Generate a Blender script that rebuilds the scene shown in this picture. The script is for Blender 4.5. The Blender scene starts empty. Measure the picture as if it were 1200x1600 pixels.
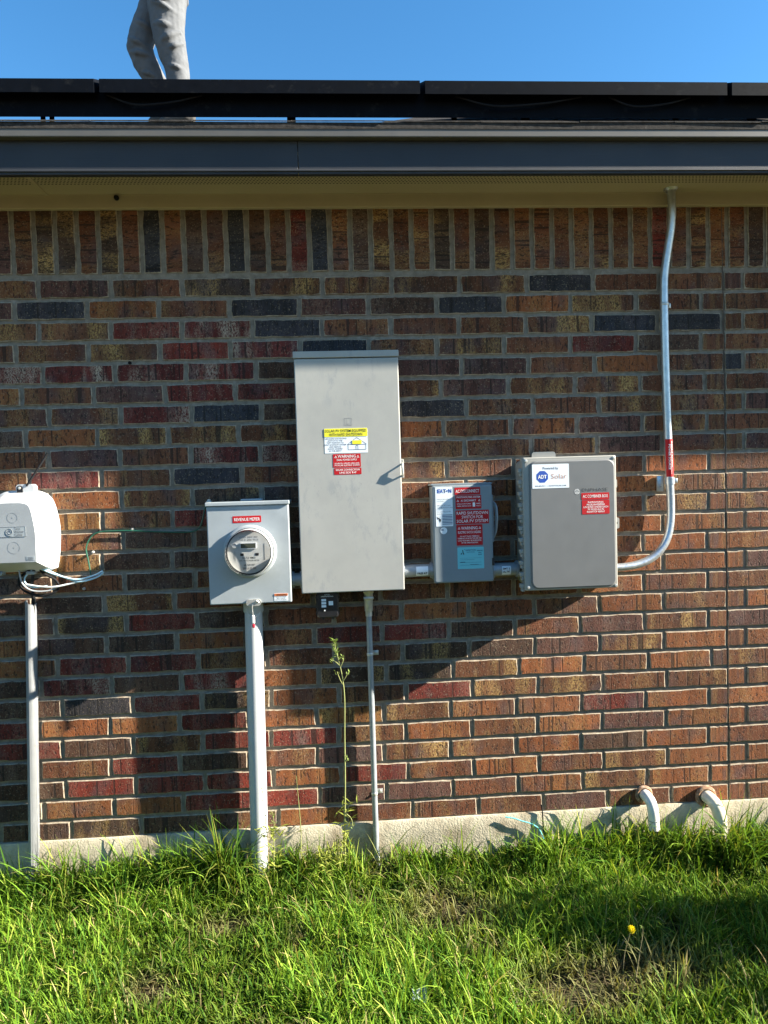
import bpy, bmesh, math, random
import numpy as np
from mathutils import Vector, Matrix, noise

# ------------------------------------------------------------------ camera, sky, sun, exposure
S = bpy.context.scene
COL = S.collection
random.seed(11); rng = np.random.default_rng(11)

cam_d = bpy.data.cameras.new('camera'); cam = bpy.data.objects.new('camera', cam_d); COL.objects.link(cam)
S.camera = cam
cam_d.sensor_fit = 'VERTICAL'; cam_d.sensor_height = 32.0; cam_d.lens = 1110 / 1600 * 32
cam_d.clip_start = 0.05; cam_d.clip_end = 2000
RV, UV, FV = Vector((0.99752404, -0.06376113, -0.02967007)), Vector((0.03223178, 0.03953083, 0.99869837)), Vector((0.06250526, 0.99718194, -0.04148809))
m = Matrix((RV, UV, -FV)).transposed().to_4x4(); m.translation = (1.0456, -2.6517, 1.2905)
cam.matrix_world = m

SUN = Vector((5.8, -1.0, 3.07)).normalized()          # direction towards the sun
EL = math.asin(SUN.z); AZ = math.atan2(SUN.x, SUN.y)
w = bpy.data.worlds.new('World'); S.world = w; w.use_nodes = True
nt = w.node_tree; bg = nt.nodes['Background']
sky = nt.nodes.new('ShaderNodeTexSky'); sky.sky_type = 'NISHITA'; sky.sun_disc = False
sky.sun_elevation = EL; sky.sun_rotation = AZ; sky.air_density = 1.0; sky.dust_density = 0.2; sky.ozone_density = 4.0
hs = nt.nodes.new('ShaderNodeHueSaturation'); hs.inputs['Saturation'].default_value = 1.20; hs.inputs['Hue'].default_value = 0.494     # clear dry air, the camera's own colour rendering
nt.links.new(sky.outputs[0], hs.inputs['Color']); nt.links.new(hs.outputs[0], bg.inputs[0]); bg.inputs[1].default_value = 0.059
sd = bpy.data.lights.new('sun', 'SUN'); sd.energy = 5.0; sd.angle = math.radians(0.55); sd.color = (1.0, 0.93, 0.80)
so = bpy.data.objects.new('sun', sd); COL.objects.link(so)
so.rotation_euler = (-SUN).to_track_quat('-Z', 'Y').to_euler(); so.location = (8, -3, 6)
S.view_settings.view_transform = 'Standard'; S.view_settings.look = 'None'
S.view_settings.exposure = 2.22; S.view_settings.gamma = 1.0
S.view_settings.use_curve_mapping = False
S.cycles.max_bounces = 6; S.cycles.diffuse_bounces = 3; S.cycles.transparent_max_bounces = 8

# ------------------------------------------------------------------ materials
def new_mat(name):
    mt = bpy.data.materials.new(name); mt.use_nodes = True
    n = mt.node_tree; b = n.nodes['Principled BSDF']
    return mt, n, b
def N(nt, t, **kw):
    n = nt.nodes.new(t)
    for k, v in kw.items():
        if k.startswith('i_'):
            key = k[2:]
            n.inputs[int(key) if key.isdigit() else key].default_value = v
        else: setattr(n, k, v)
    return n
def ramp(nt, fac, stops, interp='LINEAR'):
    r = nt.nodes.new('ShaderNodeValToRGB'); r.color_ramp.interpolation = interp
    e = r.color_ramp.elements
    while len(e) < len(stops): e.new(0.5)
    for el, (p, c) in zip(e, stops):
        el.position = p; el.color = (c, c, c, 1) if isinstance(c, (int, float)) else (*c[:3], 1)
    nt.links.new(fac, r.inputs[0]); return r.outputs[0]
def mix(nt, fac, a, b, typ='MIX'):
    x = nt.nodes.new('ShaderNodeMix'); x.data_type = 'RGBA'; x.blend_type = typ
    for s, v in ((0, fac), (6, a), (7, b)):
        if hasattr(v, 'is_linked') or hasattr(v, 'links'): nt.links.new(v, x.inputs[s])
        elif s == 0: x.inputs[0].default_value = v
        else: x.inputs[s].default_value = (*v[:3], 1)
    return x.outputs[2]
def math_n(nt, op, a, b=None):
    x = nt.nodes.new('ShaderNodeMath'); x.operation = op
    for i, v in ((0, a), (1, b)):
        if v is None: continue
        if hasattr(v, 'links'): nt.links.new(v, x.inputs[i])
        else: x.inputs[i].default_value = v
    return x.outputs[0]
def noise_t(nt, vec, scale, detail=2, rough=0.5, scl=None):
    if scl is not None:
        mp = nt.nodes.new('ShaderNodeMapping'); mp.inputs['Scale'].default_value = scl
        nt.links.new(vec, mp.inputs[0]); vec = mp.outputs[0]
    n = nt.nodes.new('ShaderNodeTexNoise'); n.inputs['Scale'].default_value = scale
    n.inputs['Detail'].default_value = detail; n.inputs['Roughness'].default_value = rough
    nt.links.new(vec, n.inputs['Vector']); return n.outputs[0]
def bump(nt, h, b, strength=0.3, dist=0.002, prev=None):
    x = nt.nodes.new('ShaderNodeBump'); x.inputs['Strength'].default_value = strength; x.inputs['Distance'].default_value = dist
    nt.links.new(h, x.inputs['Height'])
    if prev is not None: nt.links.new(prev, x.inputs['Normal'])
    nt.links.new(x.outputs[0], b.inputs['Normal']); return x.outputs[0]

def simple(name, col, rough=0.5, metal=0.0, var=0.12, scale=9, bmp=0.0, bscale=200, spec=0.5, dirt=None, dist=0.001):
    """plain painted, plastic or metal surface with slight blotches and wear"""
    mt, n, b = new_mat(name)
    tc = n.nodes.new('ShaderNodeNewGeometry').outputs['Position']
    a = noise_t(n, tc, scale, 5, 0.6)
    f = ramp(n, a, [(0.3, 1 - var), (0.7, 1 + var)])
    c = mix(n, 1.0, col, f, 'MULTIPLY')
    if dirt:
        d = ramp(n, noise_t(n, tc, dirt[1], 6, 0.7), [(dirt[2], 0), (dirt[2] + 0.12, 1)])
        c = mix(n, math_n(n, 'MULTIPLY', d, dirt[3]), c, dirt[0])
    n.links.new(c, b.inputs['Base Color'])
    b.inputs['Roughness'].default_value = rough; b.inputs['Metallic'].default_value = metal
    b.inputs['Specular IOR Level'].default_value = spec
    r2 = ramp(n, noise_t(n, tc, scale * 3, 4, 0.6), [(0.3, max(0, rough - 0.08)), (0.7, min(1, rough + 0.1))])
    n.links.new(r2, b.inputs['Roughness'])
    if bmp: bump(n, noise_t(n, tc, bscale, 3, 0.6), b, bmp, dist)
    return mt

def brick_mat(name, patch, attr=False):
    mt, n, b = new_mat(name); L = n.links
    tc = n.nodes.new('ShaderNodeTexCoord').outputs['Object']
    oi = n.nodes.new('ShaderNodeObjectInfo')
    if attr:
        at = n.nodes.new('ShaderNodeAttribute'); at.attribute_name = 'Col'; base = at.outputs['Color']; alpha = at.outputs['Alpha']; vec = tc
    else:
        base = oi.outputs['Color']; alpha = oi.outputs['Alpha']
        ad = n.nodes.new('ShaderNodeVectorMath'); ad.operation = 'ADD'
        ml = n.nodes.new('ShaderNodeVectorMath'); ml.operation = 'SCALE'; ml.inputs[0].default_value = (17.3, 5.1, 29.7)
        L.new(oi.outputs['Random'], ml.inputs['Scale']); L.new(tc, ad.inputs[0]); L.new(ml.outputs[0], ad.inputs[1]); vec = ad.outputs[0]
    # vertical colour bands from the extrusion
    band = noise_t(n, vec, 1.0, 3, 0.65, (38, 1, 3))
    c = mix(n, 1.0, base, ramp(n, band, [(0.30, 0.62), (0.5, 1.0), (0.70, 1.3)]), 'MULTIPLY')
    # grey-violet flashing in places
    fl = ramp(n, noise_t(n, vec, 1.0, 2, 0.5, (13, 1, 9)), [(0.52, 0.0), (0.70, 0.55)])
    c = mix(n, fl, c, (0.075, 0.055, 0.058))
    # sandy or pale coating in patches
    pz = noise_t(n, vec, 1.0, 2, 0.5, (13, 1, 3))
    cov = math_n(n, 'MULTIPLY', ramp(n, pz, [(0.47, 0), (0.62, 1)]), alpha)
    spk = ramp(n, noise_t(n, vec, 170, 3, 0.8, (1.3, 1, 0.8)), [(0.43, 0.0), (0.56, 1)])
    c = mix(n, math_n(n, 'MULTIPLY', cov, spk), c, patch)
    # sprinkled light sand everywhere
    sp = ramp(n, noise_t(n, vec, 190, 2, 0.6), [(0.60, 0), (0.70, 0.55)])
    c = mix(n, sp, c, (0.34, 0.26, 0.17))
    wp = n.nodes.new('ShaderNodeNewGeometry').outputs['Position']
    c = mix(n, 1.0, c, ramp(n, noise_t(n, wp, 2.3, 4, 0.6), [(0.32, 0.72), (0.68, 1.28)]), 'MULTIPLY')
    sm = ramp(n, noise_t(n, wp, 34, 5, 0.75), [(0.60, 0), (0.70, 0.5)])
    c = mix(n, sm, c, (0.21, 0.175, 0.135))
    # dark pits dragged by the cutting wire
    pit = ramp(n, noise_t(n, vec, 1.0, 2, 0.6, (150, 1, 55)), [(0.575, 0), (0.64, 1)])
    ln = ramp(n, noise_t(n, vec, 1.0, 0, 0.5, (80, 1, 1.5)), [(0.71, 0), (0.74, 1)])
    pl = math_n(n, 'MAXIMUM', pit, ln)
    c = mix(n, math_n(n, 'MULTIPLY', pl, 0.72), c, (0.018, 0.014, 0.012))
    L.new(c, b.inputs['Base Color']); b.inputs['Roughness'].default_value = 0.88; b.inputs['Specular IOR Level'].default_value = 0.25
    g1 = noise_t(n, vec, 150, 5, 0.8)
    hgt = math_n(n, 'SUBTRACT', g1, math_n(n, 'MULTIPLY', pl, 0.9))
    nb = bump(n, hgt, b, 0.85, 0.0030)
    return mt

M = {}
M['brick_tan'] = brick_mat('brick_tan', (0.40, 0.245, 0.085))
M['brick_pale'] = brick_mat('brick_pale', (0.38, 0.30, 0.22))
M['brick_far'] = brick_mat('brick_far', (0.40, 0.27, 0.10), attr=True)
M['smear'] = simple('mortar_smear', (0.33, 0.275, 0.205), 0.95, var=0.4, scale=90, bmp=0.8, bscale=400, spec=0.1, dirt=((0.12, 0.065, 0.035), 45, 0.50, 0.8))
M['mortar'] = simple('mortar', (0.215, 0.182, 0.142), 0.95, var=0.25, scale=40, bmp=0.8, bscale=300, spec=0.1, dist=0.0022, dirt=((0.36, 0.325, 0.275), 26, 0.57, 0.55))
M['caulk'] = simple('joint_caulk', (0.085, 0.06, 0.045), 0.8, var=0.3, scale=60)
M['concrete'] = simple('concrete', (0.46, 0.405, 0.30), 0.92, var=0.22, scale=9, bmp=0.9, bscale=150, spec=0.15, dirt=((0.24, 0.19, 0.125), 5, 0.50, 0.7), dist=0.0028)
M['tan_trim'] = simple('tan_trim', (0.46, 0.39, 0.26), 0.6, var=0.07, scale=5)
M['roof_shingle'] = simple('roof_shingle', (0.042, 0.038, 0.035), 0.95, var=0.5, scale=60, bmp=0.9, bscale=500, spec=0.1, dist=0.003)
M['trim_grey'] = simple('trim_paint', (0.088, 0.082, 0.073), 0.55, var=0.10, scale=6)
M['white_plastic'] = simple('white_plastic', (0.50, 0.505, 0.50), 0.42, var=0.04, scale=12, dirt=((0.45, 0.43, 0.38), 14, 0.62, 0.25))
M['grey_plastic'] = simple('grey_plastic', (0.33, 0.345, 0.35), 0.5, var=0.06, scale=12)
M['pvc'] = simple('pvc_grey', (0.43, 0.445, 0.45), 0.4, var=0.05, scale=14, dirt=((0.35, 0.33, 0.29), 17, 0.60, 0.35))
M['pvc_white'] = simple('pvc_white', (0.74, 0.72, 0.66), 0.45, var=0.06, scale=30, dirt=((0.38, 0.32, 0.24), 40, 0.58, 0.5))
M['pvc_cream'] = simple('pvc_cream', (0.70, 0.64, 0.50), 0.45, var=0.08, scale=30, dirt=((0.34, 0.26, 0.17), 40, 0.55, 0.5))
M['rust'] = simple('rust_ring', (0.27, 0.15, 0.085), 0.85, var=0.5, scale=90, bmp=0.6, bscale=300, dirt=((0.5, 0.42, 0.33), 60, 0.52, 0.7))
M['emt'] = simple('galvanised_tube', (0.50, 0.525, 0.54), 0.34, metal=0.75, var=0.12, scale=40)
M['emt_dull'] = simple('dull_conduit', (0.30, 0.325, 0.34), 0.5, metal=0.35, var=0.12, scale=40)
M['steel'] = simple('zinc_steel', (0.55, 0.54, 0.50), 0.42, metal=0.6, var=0.15, scale=60)
M['meter_paint'] = simple('meter_paint', (0.335, 0.365, 0.375), 0.42, var=0.07, scale=9, dirt=((0.45, 0.48, 0.49), 7, 0.55, 0.4))
M['disc_paint'] = simple('disconnect_paint', (0.205, 0.235, 0.248), 0.42, var=0.06, scale=10)
M['lid_paint'] = simple('combiner_lid', (0.148, 0.150, 0.147), 0.5, var=0.04, scale=7)
M['beige'] = simple('combiner_body', (0.31, 0.30, 0.265), 0.5, var=0.05, scale=12)
M['black'] = simple('black_plastic', (0.012, 0.012, 0.014), 0.4, var=0.2, scale=30)
M['black_rubber'] = simple('black_rubber', (0.012, 0.012, 0.013), 0.7, var=0.2, scale=30, spec=0.15)
M['white_print'] = simple('white_print', (0.80, 0.79, 0.76), 0.5, var=0.03)
M['label_white'] = simple('label_white', (0.74, 0.78, 0.80), 0.45, var=0.04)
M['label_red'] = simple('label_red', (0.45, 0.010, 0.014), 0.55, spec=0.25, var=0.06)
M['label_yellow'] = simple('label_yellow', (0.80, 0.72, 0.03), 0.45, var=0.04)
M['label_teal'] = simple('label_teal', (0.16, 0.52, 0.56), 0.5, var=0.04)
M['label_orange'] = simple('label_orange', (0.62, 0.16, 0.04), 0.5, var=0.04)
M['ink'] = simple('ink_black', (0.02, 0.02, 0.022), 0.6, var=0.1)
M['ink_grey'] = simple('ink_grey', (0.16, 0.17, 0.18), 0.6, var=0.1)
M['ink_blue'] = simple('ink_blue', (0.015, 0.07, 0.36), 0.5, var=0.05)
M['ink_navy'] = simple('ink_navy', (0.03, 0.06, 0.13), 0.5, var=0.05)
M['ink_orange'] = simple('ink_orange', (0.50, 0.20, 0.08), 0.5, var=0.05)
M['lcd'] = simple('lcd', (0.055, 0.060, 0.045), 0.25, var=0.1)
M['faceplate'] = simple('meter_faceplate', (0.43, 0.43, 0.41), 0.4, var=0.1, scale=30)
M['cable_blue'] = simple('cable_blue', (0.42, 0.60, 0.68), 0.45, var=0.08)
M['cable_white'] = simple('cable_white', (0.66, 0.68, 0.66), 0.45, var=0.08)
M['cable_green'] = simple('cable_green', (0.012, 0.085, 0.05), 0.45, var=0.15)
M['cable_teal'] = simple('cable_teal', (0.10, 0.42, 0.44), 0.45, var=0.1)
M['pv_frame'] = simple('pv_frame', (0.0035, 0.0045, 0.007), 0.6, spec=0.06, dirt=((0.022, 0.022, 0.022), 22, 0.58, 0.6), var=0.2, scale=25)
M['pv_cells'] = simple('pv_cells', (0.006, 0.008, 0.016), 0.12, var=0.1)
M['pv_back'] = simple('pv_backsheet', (0.008, 0.008, 0.010), 0.5, var=0.1)
M['litter'] = simple('litter_plastic', (0.33, 0.42, 0.44), 0.35, var=0.15, scale=60)
M['red_seal'] = simple('red_seal', (0.55, 0.03, 0.05), 0.4, var=0.1)

# galvanised panel front: spangle and drifting smears
def galv():
    mt, n, b = new_mat('galvanised_panel'); L = n.links
    tc = n.nodes.new('ShaderNodeNewGeometry').outputs['Position']
    wv = noise_t(n, tc, 3.0, 6, 0.7)
    c = ramp(n, wv, [(0.3, (0.33, 0.325, 0.30)), (0.55, (0.375, 0.368, 0.338)), (0.75, (0.40, 0.392, 0.36))])
    sm = ramp(n, noise_t(n, tc, 1.0, 7, 0.78, (24, 1, 10)), [(0.52, 0), (0.62, 0.42)])
    lo = ramp(n, noise_t(n, tc, 1.0, 2, 0.5, (5, 1, 3)), [(0.45, 0), (0.6, 1)])
    c = mix(n, math_n(n, 'MULTIPLY', sm, lo), c, (0.22, 0.245, 0.255))
    sc = ramp(n, noise_t(n, tc, 1.0, 1, 0.5, (9, 1, 160)), [(0.70, 0), (0.74, 0.3)])
    c = mix(n, sc, c, (0.34, 0.34, 0.33))
    fk = ramp(n, noise_t(n, tc, 85, 2, 0.6), [(0.70, 0), (0.74, 0.6)])
    c = mix(n, math_n(n, 'MULTIPLY', fk, lo), c, (0.26, 0.26, 0.25))
    L.new(c, b.inputs['Base Color']); b.inputs['Specular IOR Level'].default_value = 0.25; b.inputs['Metallic'].default_value = 0.0
    L.new(ramp(n, wv, [(0.3, 0.6), (0.7, 0.8)]), b.inputs['Roughness'])
    bump(n, noise_t(n, tc, 7, 2), b, 0.08, 0.01)
    return mt
M['galv'] = galv()

# wood-grain embossed dark fascia
def fascia_mat():
    mt, n, b = new_mat('dark_fascia_paint'); L = n.links
    tc = n.nodes.new('ShaderNodeNewGeometry').outputs['Position']
    g = noise_t(n, tc, 1.0, 5, 0.7, (7, 1, 260))
    c = mix(n, ramp(n, noise_t(n, tc, 5, 4), [(0.35, 0), (0.7, 1)]), (0.014, 0.016, 0.021), (0.021, 0.023, 0.028))
    ch = ramp(n, noise_t(n, tc, 1.0, 3, 0.7, (14, 1, 14)), [(0.82, 0), (0.84, 1)])
    c = mix(n, ch, c, (0.42, 0.41, 0.38))
    L.new(c, b.inputs['Base Color']); b.inputs['Roughness'].default_value = 0.6
    bump(n, g, b, 0.5, 0.0012)
    return mt
M['fascia'] = fascia_mat()

# vented vinyl soffit: rows of small punched holes in a strip
def soffit_mat():
    mt, n, b = new_mat('vented_soffit'); L = n.links
    tc = n.nodes.new('ShaderNodeNewGeometry').outputs['Position']
    sx = n.nodes.new('ShaderNodeSeparateXYZ'); L.new(tc, sx.inputs[0])
    u = math_n(n, 'MULTIPLY', sx.outputs[0], 1 / 0.0125); v = math_n(n, 'MULTIPLY', sx.outputs[1], 1 / 0.0125)
    row = math_n(n, 'FLOOR', v)
    u = math_n(n, 'ADD', u, math_n(n, 'MULTIPLY', row, 0.5))
    fu = math_n(n, 'SUBTRACT', math_n(n, 'FRACT', u), 0.5); fv = math_n(n, 'SUBTRACT', math_n(n, 'FRACT', v), 0.5)
    d = math_n(n, 'ADD', math_n(n, 'MULTIPLY', fu, fu), math_n(n, 'MULTIPLY', fv, fv))
    hole = math_n(n, 'MULTIPLY', math_n(n, 'LESS_THAN', d, 0.075), math_n(n, 'LESS_THAN', sx.outputs[1], -0.098))
    c = mix(n, ramp(n, noise_t(n, tc, 4, 3), [(0.3, 0), (0.7, 1)]), (0.44, 0.37, 0.245), (0.48, 0.41, 0.275))
    c = mix(n, hole, c, (0.02, 0.017, 0.012))
    L.new(c, b.inputs['Base Color']); b.inputs['Roughness'].default_value = 0.6
    return mt
M['soffit'] = soffit_mat()

def cloth(name, col):
    mt, n, b = new_mat(name); L = n.links
    tc = n.nodes.new('ShaderNodeNewGeometry').outputs['Position']
    c = mix(n, 1.0, col, ramp(n, noise_t(n, tc, 14, 4), [(0.3, 0.85), (0.7, 1.1)]), 'MULTIPLY')
    L.new(c, b.inputs['Base Color']); b.inputs['Roughness'].default_value = 0.95; b.inputs['Specular IOR Level'].default_value = 0.1
    mp = n.nodes.new('ShaderNodeMapping'); mp.inputs['Rotation'].default_value = (0, math.radians(28), 0); L.new(tc, mp.inputs[0])
    h = noise_t(n, mp.outputs[0], 1.0, 2, 0.5, (9, 9, 16))
    bump(n, h, b, 0.35, 0.03)
    return mt
M['trouser'] = cloth('grey_trouser', (0.125, 0.130, 0.138))
M['shirt'] = cloth('dark_shirt', (0.05, 0.055, 0.065))
M['skin'] = simple('skin', (0.42, 0.25, 0.17), 0.6, var=0.1)
M['shoe'] = simple('shoe', (0.06, 0.055, 0.05), 0.8, var=0.3, scale=40)
M['hair'] = simple('hair', (0.03, 0.02, 0.015), 0.8, var=0.3, scale=80)

def leaf_mat(name, attr=True, col=(0.07, 0.15, 0.02), trans=0.30, vs=1.0):
    mt, n, b = new_mat(name); L = n.links
    if attr:
        at = n.nodes.new('ShaderNodeAttribute'); at.attribute_name = 'Col'; c = at.outputs['Color']
    else:
        oi = n.nodes.new('ShaderNodeNewGeometry').outputs['Position']
        c = mix(n, 1.0, col, ramp(n, noise_t(n, oi, 40, 2), [(0.3, 0.6), (0.7, 1.4)]), 'MULTIPLY')
    L.new(c, b.inputs['Base Color']); b.inputs['Roughness'].default_value = 0.6; b.inputs['Specular IOR Level'].default_value = 0.10
    tr = n.nodes.new('ShaderNodeBsdfTranslucent')
    L.new(mix(n, 1.0, c, (1.35, 1.25, 0.6), 'MULTIPLY'), tr.inputs[0])
    mx = n.nodes.new('ShaderNodeMixShader'); mx.inputs[0].default_value = trans
    L.new(b.outputs[0], mx.inputs[1]); L.new(tr.outputs[0], mx.inputs[2])
    L.new(mx.outputs[0], n.nodes['Material Output'].inputs[0])
    return mt
M['grass'] = leaf_mat('grass_blade')
M['weed'] = leaf_mat('weed_leaf')
M['weed_green'] = leaf_mat('weed_green', False, (0.20, 0.27, 0.055), 0.35)
M['stem'] = simple('weed_stem', (0.26, 0.27, 0.09), 0.7, var=0.2, scale=30)
M['dry_stem'] = simple('dry_stem', (0.33, 0.27, 0.13), 0.7, var=0.2, scale=30)
M['petal'] = leaf_mat('petal', False, (0.85, 0.68, 0.01), 0.25)
M['shrub_leaf'] = leaf_mat('shrub_leaf', False, (0.06, 0.11, 0.025), 0.3)
M['bark'] = simple('bark', (0.12, 0.085, 0.055), 0.9, var=0.3, scale=40, bmp=0.6, bscale=120)

def soil():
    mt, n, b = new_mat('soil'); L = n.links
    tc = n.nodes.new('ShaderNodeNewGeometry').outputs['Position']
    c = ramp(n, noise_t(n, tc, 45, 6, 0.7), [(0.3, (0.020, 0.015, 0.009)), (0.55, (0.050, 0.038, 0.022)), (0.75, (0.085, 0.068, 0.04))])
    far = ramp(n, noise_t(n, tc, 1.3, 4), [(0.35, 0), (0.6, 1)])
    c = mix(n, math_n(n, 'MULTIPLY', far, 0.55), c, (0.045, 0.065, 0.016))
    sy = n.nodes.new('ShaderNodeSeparateXYZ'); L.new(tc, sy.inputs[0])
    dry = ramp(n, math_n(n, 'ADD', math_n(n, 'MULTIPLY', sy.outputs[1], -0.25), math_n(n, 'MULTIPLY', noise_t(n, tc, 0.9, 4), 0.35)), [(0.62, 0), (0.95, 1)])
    warm_bounce = ramp(n, noise_t(n, tc, 25, 6, 0.7), [(0.3, (0.11, 0.082, 0.036)), (0.7, (0.22, 0.168, 0.082))])
    c = mix(n, dry, c, warm_bounce)                         # ground out of view, coloured pale to bounce warm light onto the wall
    L.new(c, b.inputs['Base Color']); b.inputs['Roughness'].default_value = 0.95; b.inputs['Specular IOR Level'].default_value = 0.1
    bump(n, noise_t(n, tc, 60, 5, 0.7), b, 0.8, 0.012)
    return mt
M['soil'] = soil()

# ------------------------------------------------------------------ helpers
def root_of(o):
    v = Vector((0, 0, 0))
    while o is not None: v += o.location; o = o.parent
    return v
def tag(o, label, cat, group=None, kind=None):
    if label: o['label'] = label
    if cat: o['category'] = cat
    if group: o['group'] = group
    if kind: o['kind'] = kind
    return o
def thing(name, loc, label, cat, group=None):
    o = bpy.data.objects.new(name, None); o.empty_display_size = 0.05; COL.objects.link(o); o.location = loc
    return tag(o, label, cat, group)
def link(name, me, mat, parent=None, smooth=False, offs=True):
    o = bpy.data.objects.new(name, me); COL.objects.link(o)
    if parent is not None:
        o.parent = parent
        if offs:
            r = root_of(parent); me.transform(Matrix.Translation(-r))
    if mat is not None:
        for x in (mat if isinstance(mat, (list, tuple)) else [mat]): me.materials.append(M[x] if isinstance(x, str) else x)
    if smooth:
        me.polygons.foreach_set('use_smooth', [True] * len(me.polygons))
        if hasattr(me, 'set_sharp_from_angle'): me.set_sharp_from_angle(angle=math.radians(35))
        se = me.attributes.get('sharp_edge') or me.attributes.new('sharp_edge', 'BOOLEAN', 'EDGE')
        for p in me.polygons:                              # big caps stay truly flat
            if p.loop_total >= 10:
                p.use_smooth = False
                for li in p.loop_indices: se.data[me.loops[li].edge_index].value = True
    me.update(); return o
def obj(name, bm, mat, parent=None, smooth=False):
    bmesh.ops.recalc_face_normals(bm, faces=bm.faces[:])
    me = bpy.data.meshes.new(name); bm.to_mesh(me); bm.free()
    return link(name, me, mat, parent, smooth)
def BM(): return bmesh.new()
def box(bm, x0, x1, y0, y1, z0, z1, bev=0.0, seg=2):
    vs = [bm.verts.new((x, y, z)) for x in (x0, x1) for y in (y0, y1) for z in (z0, z1)]
    fs = [bm.faces.new([vs[i] for i in q]) for q in ((0, 1, 3, 2), (4, 6, 7, 5), (0, 4, 5, 1), (2, 3, 7, 6), (0, 2, 6, 4), (1, 5, 7, 3))]
    if bev:
        es = list({e for f in fs for e in f.edges})
        bmesh.ops.bevel(bm, geom=es, offset=bev, segments=seg, profile=0.5, affect='EDGES')
    return bm
def frame_at(d):
    d = d.normalized(); a = Vector((0, 0, 1)) if abs(d.z) < 0.9 else Vector((0, 1, 0))
    x = d.cross(a).normalized(); return x, x.cross(d).normalized()
def tube(bm, pts, rad, n=10, cap=True, sx=1.0, sy=1.0, ref=None):
    pts = [Vector(p) for p in pts]
    if not isinstance(rad, (list, tuple)): rad = [rad] * len(pts)
    rings = []; px = None
    for i, p in enumerate(pts):
        d = (pts[min(i + 1, len(pts) - 1)] - pts[max(i - 1, 0)]).normalized()
        if px is None: px = (ref - d * ref.dot(d)).normalized() if ref else frame_at(d)[0]
        px = (px - d * px.dot(d)).normalized(); py = d.cross(px)
        rings.append([bm.verts.new(p + (px * math.cos(a) * sx + py * math.sin(a) * sy) * rad[i]) for a in [2 * math.pi * k / n for k in range(n)]])
    for a, b in zip(rings, rings[1:]):
        for k in range(n): bm.faces.new((a[k], a[(k + 1) % n], b[(k + 1) % n], b[k]))
    if cap: bm.faces.new(rings[0][::-1]); bm.faces.new(rings[-1])
    return bm
def spline(pts, k=6):
    pts = [Vector(p) for p in pts]; out = []
    q = [pts[0] * 2 - pts[1]] + pts + [pts[-1] * 2 - pts[-2]]
    for i in range(1, len(q) - 2):
        for s in range(k):
            t = s / k; a, b, c, d = q[i - 1], q[i], q[i + 1], q[i + 2]
            out.append(0.5 * ((2 * b) + (c - a) * t + (2 * a - 5 * b + 4 * c - d) * t * t + (3 * b - a - 3 * c + d) * t ** 3))
    return out + [pts[-1]]
def rrect(x0, x1, z0, z1, r, n=5):
    o = []
    for cx, cz, a0 in ((x1 - r, z1 - r, 0), (x0 + r, z1 - r, 90), (x0 + r, z0 + r, 180), (x1 - r, z0 + r, 270)):
        for k in range(n): a = math.radians(a0 + 90 * k / (n - 1)); o.append((cx + r * math.cos(a), cz + r * math.sin(a)))
    return o
def loft(bm, rings, cap0=True, cap1=True):
    """rings: list of (outline [(x,z)], y)"""
    R = [[bm.verts.new((x, y, z)) for x, z in o] for o, y in rings]
    n = len(R[0])
    for a, b in zip(R, R[1:]):
        for k in range(n): bm.faces.new((a[k], a[(k + 1) % n], b[(k + 1) % n], b[k]))
    if cap0: bm.faces.new(R[0])
    if cap1: bm.faces.new(R[-1][::-1])
    return bm
def lathe(bm, cx, cz, prof, n=40, cap=True):
    return loft(bm, [([(cx + r * math.cos(2 * math.pi * k / n), cz + r * math.sin(2 * math.pi * k / n)) for k in range(n)], y) for r, y in prof], cap, cap)
def pan(bm, x0, x1, z0, z1, yb, yf, bev=0.004, r=0.004):
    """a folded sheet-metal box: rounded edges, front at yf (negative), back at yb"""
    return loft(bm, [(rrect(x0, x1, z0, z1, r, 4), yb), (rrect(x0, x1, z0, z1, r, 4), yf + bev), (rrect(x0 + bev * .3, x1 - bev * .3, z0 + bev * .3, z1 - bev * .3, r, 4), yf + bev * .3),
                     (rrect(x0 + bev, x1 - bev, z0 + bev, z1 - bev, r, 4), yf)])
def text_mesh(lines):
    """lines: (string, x, z, size, align, width or None, bold); laid out in XZ facing -Y"""
    bm = BM()
    for s, x, z, size, al, wd, bold in lines:
        cu = bpy.data.curves.new('lettering', 'FONT'); cu.body = s; cu.size = size; cu.resolution_u = 2
        cu.align_x = 'CENTER' if al == 'C' else 'LEFT'; cu.offset = bold * size
        o = bpy.data.objects.new('lettering', cu); COL.objects.link(o)
        bpy.context.view_layer.update()
        me = bpy.data.meshes.new_from_object(o.evaluated_get(bpy.context.evaluated_depsgraph_get()))
        bpy.data.objects.remove(o); bpy.data.curves.remove(cu)
        if len(me.vertices):
            co = np.empty(len(me.vertices) * 3); me.vertices.foreach_get('co', co); co = co.reshape(-1, 3)
            k = 1.0
            if wd: k = wd / max(1e-6, co[:, 0].max() - co[:, 0].min())
            new = np.zeros_like(co); new[:, 0] = co[:, 0] * k + x; new[:, 2] = co[:, 1] + z
            me.vertices.foreach_set('co', new.ravel()); bm.from_mesh(me)
        bpy.data.meshes.remove(me)
    return bm
def letter(parent, y, lines, mat='ink', name='lettering'):
    bm = text_mesh(lines)
    for v in bm.verts: v.co.y = y
    me = bpy.data.meshes.new(name); bm.to_mesh(me); bm.free()
    return link(name, me, mat, parent)
def sticker(parent, name, x0, x1, z0, z1, y, mat, tilt=0.0, r=0.002, label=None):
    bm = BM(); loft(bm, [(rrect(x0, x1, z0, z1, r, 3), y), (rrect(x0, x1, z0, z1, r, 3), y - 0.0006)])
    o = obj(name, bm, mat, parent)
    if label: o['label'] = label
    return o
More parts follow.
